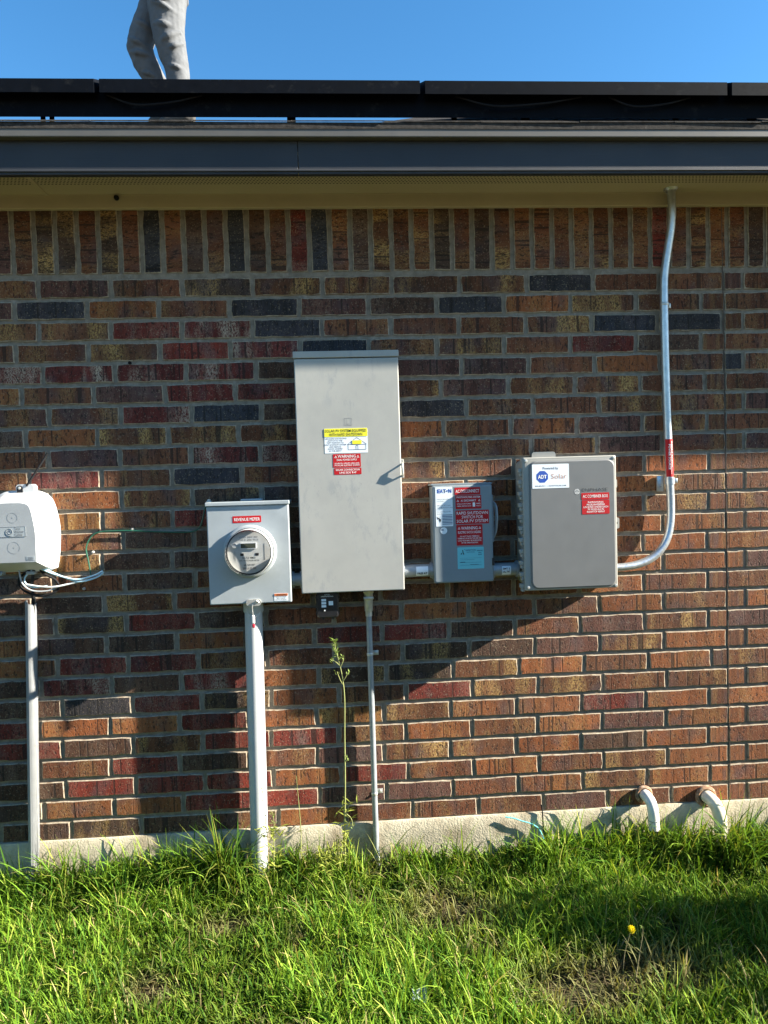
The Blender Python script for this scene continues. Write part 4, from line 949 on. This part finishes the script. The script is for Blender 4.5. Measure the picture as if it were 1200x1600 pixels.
o1 = rrect(cx0 + .022, cx1 - .007, cz0 + .0065, cz1 - .014, .026, 7); o2 = rrect(cx0 + .028, cx1 - .011, cz0 + .0105, cz1 - .018, .024, 7)
bm = BM(); loft(bm, [(o1, -.1512), (o1, -.1538), (o2, -.1560)]); obj('lid_panel', bm, 'lid_paint', cb, True)
for x, z in ((cx0 + .012, cz1 - .012), (cx1 - .009, cz1 - .009), (cx0 + .012, cz0 + .012), (cx1 - .008, cz0 + .008)):
    bm = BM(); lathe(bm, x, z, [(.0055, -.1505), (.0055, -.1535), (.003, -.154)], 12); obj('lid_screw', bm, 'steel', cb, True)
for k in range(11):
    z = cz1 - .045 - k * .0415
    bm = BM(); box(bm, cx0 - .014, cx0 + .003, -.142, -.118, z - .0085, z + .0065, .002); h = obj('hinge', bm, 'beige', cb)
    bm = BM(); box(bm, cx0 - .009, cx0 + .003, -.140, -.118, z - .022, z - .0095, .002); obj('hinge_pin', bm, 'beige', h)
bm = BM(); loft(bm, [(rrect(1.775, 1.866, cz1 - .02, cz1 + .024, .010, 5), -.004), (rrect(1.775, 1.866, cz1 - .02, cz1 + .024, .010, 5), -.011)]); obj('top_flange', bm, 'beige', cb, True)
bm = BM(); loft(bm, [(rrect(1.785, 1.875, cz0 - .016, cz0 + .02, .010, 5), -.004), (rrect(1.785, 1.875, cz0 - .016, cz0 + .02, .010, 5), -.011)]); obj('bottom_flange', bm, 'beige', cb, True)
for zc, hh, ww in ((1.262, .016, .012), (1.118, .020, .018)):
    bm = BM(); loft(bm, [(rrect(cx1 - .004, cx1 + ww, zc - hh, zc + hh, .006, 5), -.110), (rrect(cx1 - .004, cx1 + ww, zc - hh, zc + hh, .006, 5), -.128)]); lt = obj('latch', bm, 'beige', cb, True)
bm = BM(); lathe(bm, cx1 + .007, 1.118, [(.0045, -.128), (.0045, -.1285)], 12); obj('latch_hole', bm, 'black', lt)
yl = -.1560
st = sticker(cb, 'installer_sticker', 1.7345, 1.8680, 1.2525, 1.3385, yl, 'label_white', label='white sticker with a blue octagon at the top left')
letter(st, yl - .0010, [('Powered by', 1.801, 1.3200, .0125, 'C', .056, .010)], 'ink_navy')
bm = BM(); bm.faces.new([bm.verts.new((1.771 + .0225 * math.cos(a), yl - .0009, 1.294 + .0225 * math.sin(a))) for a in [math.radians(22.5 + 45 * k) for k in range(8)]])
me = bpy.data.meshes.new('octagon_logo'); bm.to_mesh(me); bm.free(); link('octagon_logo', me, 'ink_blue', st)
letter(st, yl - .0013, [('ADT', 1.7710, 1.2875, .0185, 'C', .031, .025)], 'white_print'); letter(st, yl - .0010, [('Solar', 1.8015, 1.2860, .0250, 'L', .056, -.008)], 'ink_orange')
letter(st, yl - .0010, [('800.480.0011  |  GOADTSOLAR.COM', 1.801, 1.2590, .0066, 'C', .112, .012)], 'ink_navy', 'fine_print')
bm = BM()
for k in range(24):
    a, b = 2 * math.pi * k / 24, 2 * math.pi * (k + 1) / 24
    if 0 <= k % 12 <= 0: continue
    bm.faces.new([bm.verts.new((1.8965 + r_ * math.cos(t_), yl - .0006, 1.2375 + r_ * math.sin(t_))) for r_, t_ in ((.0092, a), (.0092, b), (.0074, b), (.0074, a))])
for zz in (1.2395, 1.2345): bm.faces.new([bm.verts.new((x, yl - .0006, z)) for x, z in ((1.891, zz - .0009), (1.902, zz - .0009), (1.902, zz + .0009), (1.891, zz + .0009))])
me = bpy.data.meshes.new('ring_logo'); bm.to_mesh(me); bm.free(); link('ring_logo', me, 'white_print', cb)
letter(cb, yl - .0006, [('ENPHASE', 1.9120, 1.2365, .0170, 'L', .094, -.012)], 'ink')
st = sticker(cb, 'red_sticker', 1.9120, 2.0140, 1.2075, 1.2315, yl, 'label_red', label='upper red sticker naming the combiner box')
letter(st, yl - .0010, [('AC COMBINER BOX', 1.963, 1.2145, .0148, 'C', .092, .003)], 'white_print')
st = sticker(cb, 'red_sticker', 1.9135, 2.0145, 1.1550, 1.2055, yl, 'label_red', label='lower red sticker with five lines of print')
letter(st, yl - .0010, [(s, 1.964, 1.1945 - .0085 * k, .0092, 'C', ww, .008) for k, (s, ww) in enumerate([('PHOTOVOLTAIC', .058), ('MICROINVERTERS', .066), ('LOCATED UNDER EACH', .090), ('PV MODULE IN', .058), ('ROOFTOP ARRAY', .066)])], 'white_print')

# ------------------------------------------------------------------ EMT from the combiner up into the soffit
em = thing('bent_conduit', (2.10, -.05, .948), 'shiny galvanised conduit bending up from the combiner to the soffit', 'conduit')
path = spline([(2.048, -.062, .947), (2.105, -.060, .9475), (2.160, -.056, .955), (2.212, -.050, .974), (2.255, -.044, 1.008), (2.283, -.038, 1.052), (2.297, -.033, 1.105), (2.301, -.030, 1.17), (2.299, -.029, 1.26), (2.293, -.028, 1.50), (2.288, -.028, 1.75), (2.287, -.028, 1.98), (2.290, -.030, 2.05), (2.300, -.036, 2.13), (2.309, -.043, 2.20), (2.312, -.048, 2.26), (2.309, -.050, 2.32), (2.307, -.050, 2.35)], 5)
bm = BM(); tube(bm, path, .0148, 20); obj('tube', bm, 'emt', em, True)
bm = BM(); tube(bm, [(2.307, -.050, 2.336), (2.307, -.050, 2.3445)], [.020, .026], 20); obj('top_fitting', bm, 'emt', em, True)
bm = BM(); tube(bm, [(2.038, -.062, .947), (2.056, -.062, .947), (2.058, -.062, .947), (2.066, -.061, .947)], [.024, .024, .019, .018], 20); obj('hub', bm, 'beige', em, True)
strap(em, 2.2875, 1.928, -.028, .0148)
bm = BM(); tube(bm, [(2.2995, -.029, 1.252), (2.299, -.029, 1.276)], .0182, 18); box(bm, 2.312, 2.326, -.040, -.018, 1.256, 1.274, .003); box(bm, 2.258, 2.283, -.012, -.001, 1.225, 1.285, .002); obj('coupling', bm, 'emt', em, True)
bm = BM()
prev = None
for k in range(11):
    a = -1.25 + 2.5 * k / 10; c = [bm.verts.new((xc + .0152 * math.sin(a), yc_ - .0152 * math.cos(a), z)) for xc, yc_, z in ((2.2985, -.029, 1.280), (2.2952, -.0285, 1.422))]
    if prev: bm.faces.new((prev[0], c[0], c[1], prev[1]))
    prev = c
lb = obj('red_sleeve_label', bm, 'label_red', em, True); lb['label'] = 'red warning label wrapped around the conduit'
bm = text_mesh([('WARNING: PHOTOVOLTAIC', 0, .0035, .0078, 'L', .125, .01), ('POWER SOURCE', .012, -.0065, .0105, 'L', .095, .02)])
for v in bm.verts: v.co = Vector((2.2968 + v.co.z - .001, -.0447 + 30 * v.co.z ** 2, 1.415 - v.co.x))
for v in bm.verts: pass
me = bpy.data.meshes.new('lettering'); bm.to_mesh(me); bm.free(); link('lettering', me, 'white_print', lb)

# ------------------------------------------------------------------ PVC drain elbows at the foot of the wall
def elbow(x, z, r, mat, pts, label):
    t = thing('drain_elbow', (x, 0, z), label, 'pipe', 'drain elbows through the wall')
    bm = BM(); n = 24; tube(bm, [(x - .002 + (r * 1.38) * math.cos(a), -.006, z + (r * 1.38) * math.sin(a)) for a in np.linspace(0, 2 * math.pi, n + 1)], r * .36, 8, cap=False); obj('wall_ring', bm, 'rust', t, True)
    bm = BM(); lathe(bm, x, z, [(r * 1.25, .004), (r * 1.25, -.004)], 20); obj('sleeve', bm, 'black_rubber', t)
    bm = BM(); tube(bm, spline(pts, 5), r, 18); pp = obj('pipe', bm, mat, t, True)
    return t, pp
t, pp = elbow(2.192, .050, .0205, 'pvc_white', [(2.192, .01, .050), (2.193, -.024, .050), (2.197, -.050, .040), (2.200, -.062, .014), (2.202, -.064, -.02), (2.204, -.064, -.060)], 'white plastic drain elbow, the left one, ending above the grass')
bm = BM(); tube(bm, [(2.2022, -.064, -.022), (2.2024, -.064, -.026)], .0212, 18); obj('socket_line', bm, 'grey_plastic', t)
elbow(2.440, .028, .0245, 'pvc_cream', [(2.440, .012, .028), (2.442, -.018, .028), (2.452, -.046, .016), (2.461, -.058, -.012), (2.466, -.062, -.05), (2.470, -.064, -.16)], 'cream plastic drain elbow, the right one, dropping into the grass')
# small stub with wire by the foundation
t = thing('ground_stub', (1.788, -.02, -.11), 'thin black wire with a small clamp at the foundation', 'wire')
bm = BM(); tube(bm, spline([(1.784, -.012, .035), (1.786, -.016, .0), (1.787, -.020, -.05), (1.790, -.022, -.10), (1.790, -.022, -.2)], 4), .0028, 8); obj('wire', bm, 'black_rubber', t, True)
bm = BM(); tube(bm, [(1.776, -.026, -.108), (1.803, -.026, -.100)], .0075, 10); obj('clamp', bm, 'black_rubber', t, True)
bm = BM(); tube(bm, spline([(1.640, -.02, .0), (1.672, -.022, -.006), (1.702, -.024, -.017), (1.738, -.024, -.030), (1.768, -.024, -.052), (1.784, -.026, -.088), (1.789, -.026, -.104)], 4), .0024, 8); tag(obj('teal_wire', bm, 'cable_teal', None, True), 'short teal wire curving off the foundation to the black clamp', 'wire')

# ------------------------------------------------------------------ lawn
def blade_mesh(name, pos, length, width, azim, lean, curl, cols, mat, twist=None):
    """all arrays of length n; every blade is three tapered segments"""
    n = len(length); segs = 4
    t = np.linspace(0, 1, segs + 1)
    dirx, diry = np.cos(azim), np.sin(azim)
    sxv, syv = -diry, dirx
    if twist is not None: sxv, syv = np.cos(azim + twist), np.sin(azim + twist)
    p = pos.copy(); V = np.zeros((n, 2 * segs + 1, 3)); prof = [.75, 1.0, .9, .6]
    ang = lean.copy(); k = 0
    for s in range(segs):
        hw = width * prof[s] / 2
        V[:, 2 * s, 0] = p[:, 0] - sxv * hw; V[:, 2 * s, 1] = p[:, 1] - syv * hw; V[:, 2 * s, 2] = p[:, 2]
        V[:, 2 * s + 1, 0] = p[:, 0] + sxv * hw; V[:, 2 * s + 1, 1] = p[:, 1] + syv * hw; V[:, 2 * s + 1, 2] = p[:, 2]
        L = length / segs
        p[:, 0] += dirx * np.sin(ang) * L; p[:, 1] += diry * np.sin(ang) * L; p[:, 2] += np.cos(ang) * L
        p[:, 2] = np.maximum(p[:, 2], GZ + .004)
        ang = ang + curl
    V[:, -1] = p
    nv = 2 * segs + 1
    fq = np.array([[2 * s, 2 * s + 1, 2 * s + 3, 2 * s + 2] for s in range(segs - 1)])
    base = np.arange(n)[:, None, None] * nv
    quads = (fq[None] + base).reshape(-1); tri = (np.array([[2 * segs - 2, 2 * segs - 1, 2 * segs]])[None] + base).reshape(-1)
    loops = np.concatenate([quads, tri]).astype(np.int32); nq = n * (segs - 1)
    starts = np.concatenate([np.arange(nq) * 4, nq * 4 + np.arange(n) * 3]).astype(np.int32)
    me = bpy.data.meshes.new(name); me.vertices.add(n * nv); me.vertices.foreach_set('co', V.reshape(-1))
    me.loops.add(len(loops)); me.loops.foreach_set('vertex_index', loops)
    me.polygons.add(nq + n); me.polygons.foreach_set('loop_start', starts)
    me.update(calc_edges=True); me.validate()
    ca = me.attributes.new('Col', 'FLOAT_COLOR', 'POINT')
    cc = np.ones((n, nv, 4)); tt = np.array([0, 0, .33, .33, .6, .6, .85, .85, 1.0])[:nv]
    cc[:, :, :3] = cols[:, None, :] * (0.42 + .85 * tt)[None, :, None]  # dark foot to bright tip: shade between blades painted into their colour
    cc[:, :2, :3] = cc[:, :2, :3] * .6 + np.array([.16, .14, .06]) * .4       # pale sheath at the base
    ca.data.foreach_set('color', cc.reshape(-1))
    return me
def vnoise(x, y, s, seed):
    return np.array([noise.noise(Vector((a * s, b * s, seed))) for a, b in zip(x, y)])
BARE = [(1.145, -.075, .05, .05), (1.38, -.34, .16, .11), (1.70, -.72, .17, .13), (1.90, -.66, .20, .10), (1.33, -.22, .10, .06), (.62, -.30, .10, .05), (1.45, -.55, .07, .05), (.45, -.60, .07, .06)]
_rb = random.Random(99)
for _k in range(14): BARE.append((_rb.uniform(-.3, 2.7), _rb.uniform(-.95, -.15), _rb.uniform(.03, .07), _rb.uniform(.02, .04)))
def bare(x, y):
    b = np.zeros_like(x)
    for bx, by, rx, ry in BARE: b = np.maximum(b, np.exp(-(((x - bx) / rx) ** 2 + ((y - by) / ry) ** 2) ** 1.5))
    return b
def lawn(n, x0, x1, y0, y1, seed, far=False):
    r = np.random.default_rng(seed)
    ncl = n // 9                                             # blades grow in small tufts
    cxs = r.uniform(x0, x1, ncl); cys = r.uniform(y0, y1, ncl)
    if not far:
        keep = r.uniform(0, 1, ncl) > .93 * bare(cxs, cys); cxs, cys = cxs[keep], cys[keep]
    ncl = len(cxs)
    caz = r.uniform(0, 2 * np.pi, ncl); n1 = vnoise(cxs, cys, 2.2, 5.5); n2 = vnoise(cxs, cys, 6.5, 9.1); n3 = vnoise(cxs, cys, 14., 2.7)
    idx = np.repeat(np.arange(ncl), 9); m_ = len(idx)
    x = cxs[idx] + r.normal(0, .013, m_); y = cys[idx] + r.normal(0, .011, m_)
    y = np.minimum(y, -.016 - r.uniform(0, .012, m_))
    az = caz[idx] + r.normal(0, 1.6, m_)
    wallp = np.exp(-((y + .02) / .13) ** 2)
    # taller where the mower does not reach: along the wall, most at the right and round the riser
    tall = (.75 + .9 * np.exp(-((x - 2.45) / .38) ** 2) + .75 * np.exp(-((x - .45) / .30) ** 2) + .35 * np.exp(-((x - 1.85) / .15) ** 2) + .25 * np.exp(-((x + .02) / .1) ** 2)) * wallp
    ln_ = r.gamma(6, .0098, m_) * (1 + .45 * n1[idx] + .4 * n2[idx]) * (1 + .95 * tall)
    ln_ = np.clip(ln_, .03, .26)
    wd = r.uniform(.0027, .0056, m_) * (1 + .25 * tall)
    lean = np.abs(r.normal(.30, .42, m_)) * (1 - .5 * wallp); curl = np.abs(r.normal(.24, .22, m_))
    z = np.array([ground_h(a, b) for a, b in zip(x, y)]) - .004
    pal = np.array([[.112, .205, .018], [.178, .268, .028], [.054, .128, .014], [.28, .32, .06], [.36, .30, .13]])
    kk = r.choice(5, m_, p=[.39, .22, .28, .075, .035])
    col = pal[kk] * (1 + .35 * n3[idx] + .45 * n1[idx] + .25 * n2[idx])[:, None] * r.uniform(.8, 1.2, (m_, 1))
    dry = np.clip(bare(x, y) * 1.2, 0, 1)[:, None] if not far else 0
    col = col * (1 - .7 * dry) + np.array([.20, .16, .085]) * .7 * dry
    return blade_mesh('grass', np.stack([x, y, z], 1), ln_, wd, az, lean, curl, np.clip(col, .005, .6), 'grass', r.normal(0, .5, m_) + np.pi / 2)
gme = lawn(135000, -.55, 2.95, -1.15, -.01, 21)
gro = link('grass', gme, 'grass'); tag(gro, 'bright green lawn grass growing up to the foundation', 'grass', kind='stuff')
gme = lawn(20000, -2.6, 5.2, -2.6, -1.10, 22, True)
gr2 = link('grass', gme, 'grass'); tag(gr2, 'green lawn grass in front of the pale ground added to bounce light', 'grass', kind='stuff')
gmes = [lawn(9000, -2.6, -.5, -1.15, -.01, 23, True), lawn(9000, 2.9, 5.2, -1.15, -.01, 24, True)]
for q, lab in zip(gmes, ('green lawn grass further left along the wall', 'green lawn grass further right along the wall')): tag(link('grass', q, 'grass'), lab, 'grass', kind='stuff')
# dry thatch lying on the soil
r = np.random.default_rng(31); nth = 9000
tx, ty = r.uniform(-.5, 2.9, nth), r.uniform(-1.1, -.03, nth); kp = r.uniform(0, 1, nth) < .25 + .75 * bare(tx, ty); tx, ty = tx[kp], ty[kp]; nth = len(tx)
tz = np.array([ground_h(a, b) for a, b in zip(tx, ty)]) + r.uniform(.001, .012, nth)
tcol = np.array([.20, .155, .085]) * r.uniform(.35, 1.3, (nth, 1))
tme = blade_mesh('dry_thatch', np.stack([tx, ty, tz], 1), r.uniform(.03, .09, nth), r.uniform(.0015, .003, nth), r.uniform(0, 6.28, nth), r.uniform(1.3, 1.6, nth), r.normal(0, .08, nth), tcol, 'grass', np.full(nth, np.pi / 2))
tag(link('dry_thatch', tme, 'grass'), 'dry brown grass clippings lying in the bare patches', 'thatch', kind='stuff')

# strap-like tufts standing along the wall
def tuft(x, y, n, ln_, spread, seed, label, yellow=0.0):
    n = int(n * 2.8)
    r = np.random.default_rng(seed)
    az = r.uniform(0, 2 * np.pi, n); L = r.uniform(.55, 1.0, n) * ln_
    pos = np.stack([x + r.normal(0, spread * .3, n), np.minimum(y + r.normal(0, spread * .25, n), -.022), np.full(n, GZ)], 1)
    pal = np.array([[.095, .185, .02], [.15, .235, .03], [.06, .13, .018], [.24, .26, .05]])
    col = pal[r.choice(4, n, p=[.4, .3 , .2 - yellow * .1, .1 + yellow * .1])] * r.uniform(.8, 1.2, (n, 1))
    az = np.where((np.sin(az) > .2), -az, az)                # lean away from the wall
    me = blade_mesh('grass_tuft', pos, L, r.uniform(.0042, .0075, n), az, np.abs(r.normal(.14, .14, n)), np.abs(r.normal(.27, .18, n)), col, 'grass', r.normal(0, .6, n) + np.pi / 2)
    return tag(link('grass_tuft', me, 'grass'), label, 'grass tuft', 'tall grass tufts along the wall')
tuft(.02, -.06, 36, .28, .12, 1, 'tall grass tuft right of the slim riser', .5)
tuft(.22, -.07, 22, .22, .14, 2, 'spreading grass tuft in the sunlit gap left of the shadow band')
tuft(.40, -.06, 50, .27, .14, 3, 'dark grass tuft left of the thick riser')
tuft(.58, -.07, 60, .34, .12, 4, 'tallest dark grass tuft against the thick riser')
tuft(.88, -.06, 36, .22, .14, 5, 'grass tuft between the thick riser and the tall weed', .5)
tuft(1.27, -.06, 10, .18, .08, 6, 'sparse grass tuft just right of the thin conduit', .6)
tuft(1.46, -.05, 12, .25, .05, 7, 'upright pale grass tuft alone against the foundation', .9)
tuft(1.78, -.10, 44, .23, .14, 8, 'bright grass tuft in front of the black clamp wire')
tuft(2.00, -.06, 18, .20, .12, 9, 'sparse grass tuft left of the two drain elbows', .5)
tuft(2.30, -.09, 40, .28, .16, 10, 'thick grass tuft between the two drain elbows')
tuft(2.48, -.14, 60, .31, .16, 12, 'big dark grass tuft hiding the foot of the right elbow')
tuft(2.68, -.12, 46, .28, .14, 13, 'grass tuft at the right edge beside the elbow tuft')

# ------------------------------------------------------------------ weeds
def leaf_quads(bm, lay, p, d, L, W, col):
    d = d.normalized(); sx_, _ = frame_at(d); dn = Vector((0, 0, -1))
    a = p; b = p + d * L * .5 + dn * L * .02; c = p + d * L + dn * L * .15
    vs = [bm.verts.new(q) for q in (a, b - sx_ * W / 2, c, b + sx_ * W / 2)]; f = bm.faces.new(vs)
    for l in f.loops: l[lay] = (*col, 1)
def weed(name, pts, r0, label, nleaf, z_from, Lr, bushy=None, stem='stem', seed=0, cat='weed', extra=()):
    rr = random.Random(seed); t = thing(name, pts[0], label, cat)
    sp_ = spline(pts, 8); n = len(sp_)
    bm = BM(); tube(bm, sp_, [r0 * (1 - .72 * i / (n - 1)) for i in range(n)], 7)
    for e in extra: tube(bm, spline(e, 4), r0 * .4, 5)
    obj('stem', bm, stem, t, True)
    bm = BM(); lay = bm.loops.layers.float_color.new('Col')
    for k in range(nleaf):
        u = z_from + (1 - z_from) * rr.random(); p = sp_[min(n - 1, int(u * (n - 1)))]
        a = rr.uniform(0, 6.28); d = Vector((math.cos(a), math.sin(a) * .7, rr.uniform(.3, 1.3)))
        g_ = rr.uniform(.7, 1.25); leaf_quads(bm, lay, p + Vector((rr.gauss(0, .0015), rr.gauss(0, .0015), 0)), d, rr.uniform(*Lr), rr.uniform(.003, .006), (.21 * g_, .29 * g_, .075 * g_))
    for e in extra:
        for k in range(5):
            p = Vector(e[-1]) + Vector((rr.gauss(0, .004), rr.gauss(0, .004), rr.uniform(-.012, .004))); leaf_quads(bm, lay, p, Vector((rr.uniform(-1, 1), rr.uniform(-1, 1), 1)), rr.uniform(.01, .02), .004, (.25, .33, .09))
    if bushy:
        for k in range(bushy[0]):
            u = rr.random() * bushy[1]; p = sp_[min(n - 1, int(u * (n - 1)))] + Vector((rr.gauss(0, bushy[2]), min(.02, rr.gauss(-.01, bushy[2] * .6)), 0))
            a = rr.uniform(0, 6.28); g_ = rr.uniform(.7, 1.3); leaf_quads(bm, lay, p, Vector((math.cos(a), math.sin(a) - .2, rr.uniform(.1, 1.2))), rr.uniform(.025, .055), rr.uniform(.005, .009), (.24 * g_, .27 * g_, .05 * g_))
    me = bpy.data.meshes.new('leaves'); bm.to_mesh(me); bm.free(); link('leaves', me, 'weed', t)
    return t
weed('tall_weed', [(1.022, -0.055, GZ), (1.026, -0.055, -.02), (1.034, -0.055, .18), (1.038, -0.053, .36), (1.042, -0.052, .50), (1.036, -0.052, .58), (1.025, -0.052, .64), (1.014, -0.052, .69), (1.012, -0.052, .72)], .0036,
     'tall thin green weed standing left of the thin conduit', 70, .74, (.010, .026), (80, .22, .016), seed=3,
     extra=[[(1.037, -0.052, .56), (1.047, -0.056, .575), (1.058, -0.058, .595)], [(1.037, -0.052, .55), (1.026, -0.055, .575), (1.018, -0.056, .60)], [(1.030, -0.052, .62), (1.016, -0.056, .635), (1.002, -0.058, .645)], [(1.030, -0.052, .615), (1.040, -0.054, .635), (1.043, -0.054, .65)], [(1.036, -0.055, .26), (1.05, -0.058, .275)], [(1.03, -0.055, .07), (1.052, -.06, .05), (1.058, -.062, .02)]])
weed('small_weed', [(.765, -.10, GZ), (.768, -.10, .0), (.772, -.10, .06), (.768, -.10, .11)], .0026, 'small leafy weed just right of the thick riser', 26, .45, (.010, .022), (110, .62, .024), seed=4)
weed('dry_weed', [(.742, -.10, GZ), (.748, -.10, -.02), (.742, -.10, .08), (.735, -.10, .17), (.733, -.10, .20)], .0024, 'dry yellow stalk rising in front of the thick riser', 14, .55, (.008, .018), seed=5, stem='dry_stem')
weed('thin_grass_stalk', [(.86, -.07, GZ), (.866, -.07, .0), (.862, -.07, .12), (.856, -.07, .225)], .0022, 'single thin yellow grass stalk between riser and tall weed', 3, .8, (.008, .014), seed=6, stem='stem')
weed('low_weed', [(.95, -.10, GZ), (.955, -.10, -.08), (.96, -.10, -.02)], .002, 'low fine-leaved weed at the foot of the tall weed', 12, .3, (.012, .022), (150, .9, .035), seed=7)
t = thing('yellow_flower', (1.848, -.69, GZ), 'small yellow dandelion-like flower in the shaded grass', 'flower')
bm = BM(); tube(bm, spline([(1.838, -.655, GZ), (1.842, -.66, -.12), (1.856, -.665, -.06), (1.860, -.667, -.045)], 5), .0014, 6); obj('stem', bm, 'dry_stem', t, True)
bm = BM()
ctr = Vector((1.8605, -.6685, -.040)); ax = Vector((-.1, -.75, .65)).normalized(); ux, uy = frame_at(ax)
for ringn, rad_, lift in ((14, .0125, .000), (11, .0092, .002), (7, .0055, .0035)):
    for k in range(ringn):
        a = 2 * math.pi * k / ringn + rad_ * 90; d = ux * math.cos(a) + uy * math.sin(a); s_ = ux * -math.sin(a) + uy * math.cos(a); wv_ = rad_ * .24
        bm.faces.new([bm.verts.new(q) for q in (ctr + ax * lift, ctr + ax * (lift + .002) + d * rad_ * .6 - s_ * wv_, ctr + ax * (lift + .001) + d * rad_, ctr + ax * (lift + .002) + d * rad_ * .6 + s_ * wv_)])
me = bpy.data.meshes.new('petals'); bm.to_mesh(me); bm.free(); link('petals', me, 'petal', t)
weed('seed_stalk', [(1.855, -.70, GZ), (1.868, -.69, -.14), (1.884, -.68, -.08), (1.892, -.675, -.045), (1.889, -.675, -.025)], .0017, 'dry bent seed stalk standing right of the yellow flower', 5, .85, (.006, .012), seed=9, stem='dry_stem')
# litter
bm = BM()
G_ = [[bm.verts.new((1.205 + i * .014 + random.gauss(0, .002), -.745 + j * .014 + random.gauss(0, .002), GZ + .038 + .010 * math.sin(i * 1.7 + j) + random.gauss(0, .003) + j * .003)) for i in range(4)] for j in range(4)]
for j in range(3):
    for i in range(3): bm.faces.new((G_[j][i], G_[j][i + 1], G_[j + 1][i + 1], G_[j + 1][i]))
bmesh.ops.solidify(bm, geom=bm.faces[:], thickness=.0008)
tag(obj('plastic_scrap', bm, 'litter', None, True), 'crumpled pale blue plastic scrap in the grass', 'litter')

# ------------------------------------------------------------------ shrub beyond the right edge, it shades the grass
sh = thing('shrub', (3.45, -.74, GZ), 'leafy green shrub standing on the lawn beyond the right edge', 'shrub')
rr = random.Random(77)
bm = BM(); tips = []
for k in range(30):
    a = rr.uniform(0, 6.28); rad_ = rr.uniform(.08, .42); h = rr.uniform(.35, 1.05)
    p = [(3.45 + rr.gauss(0, .02), -.74 + rr.gauss(0, .02), GZ), (3.45 + .4 * rad_ * math.cos(a), -.74 + .35 * rad_ * math.sin(a), GZ + h * .45), (3.45 + rad_ * math.cos(a), -.74 + .75 * rad_ * math.sin(a), GZ + h)]
    tube(bm, spline(p, 5), [.012 - .0009 * i for i in range(11)], 6); tips += spline(p, 5)[3:]
obj('branches', bm, 'bark', sh, True)
bm = BM()
for k in range(11000):
    c = rr.choice(tips) + Vector((rr.gauss(0, .06), rr.gauss(0, .05), rr.gauss(0, .06)))
    d = Vector((rr.gauss(0, 1), rr.gauss(0, 1), rr.gauss(.3, .7))).normalized(); s_, u_ = frame_at(d); L = rr.uniform(.03, .06)
    bm.faces.new([bm.verts.new(q) for q in (c, c + d * L * .5 - s_ * L * .25, c + d * L, c + d * L * .5 + s_ * L * .25)])
me = bpy.data.meshes.new('crown'); bm.to_mesh(me); bm.free(); link('crown', me, 'shrub_leaf', sh)


# ------------------------------------------------------------------ unseen fence added behind the camera, blocks low sky to deepen wall shade
fn = thing('sky_block_fence', (1.0, -4.8, GZ), 'unseen brown board fence added behind the camera to block low sky', 'fence')
bm = BM()
for k in range(150):
    x = -10 + k * .152; box(bm, x, x + .142, -4.82, -4.80, GZ - .05, 1.75 + .02 * math.sin(k * 2.3))
fb = obj('boards', bm, simple('sky_block_board', (.22, .16, .11), .9, var=.3, scale=8), fn); fb['kind'] = 'stuff'
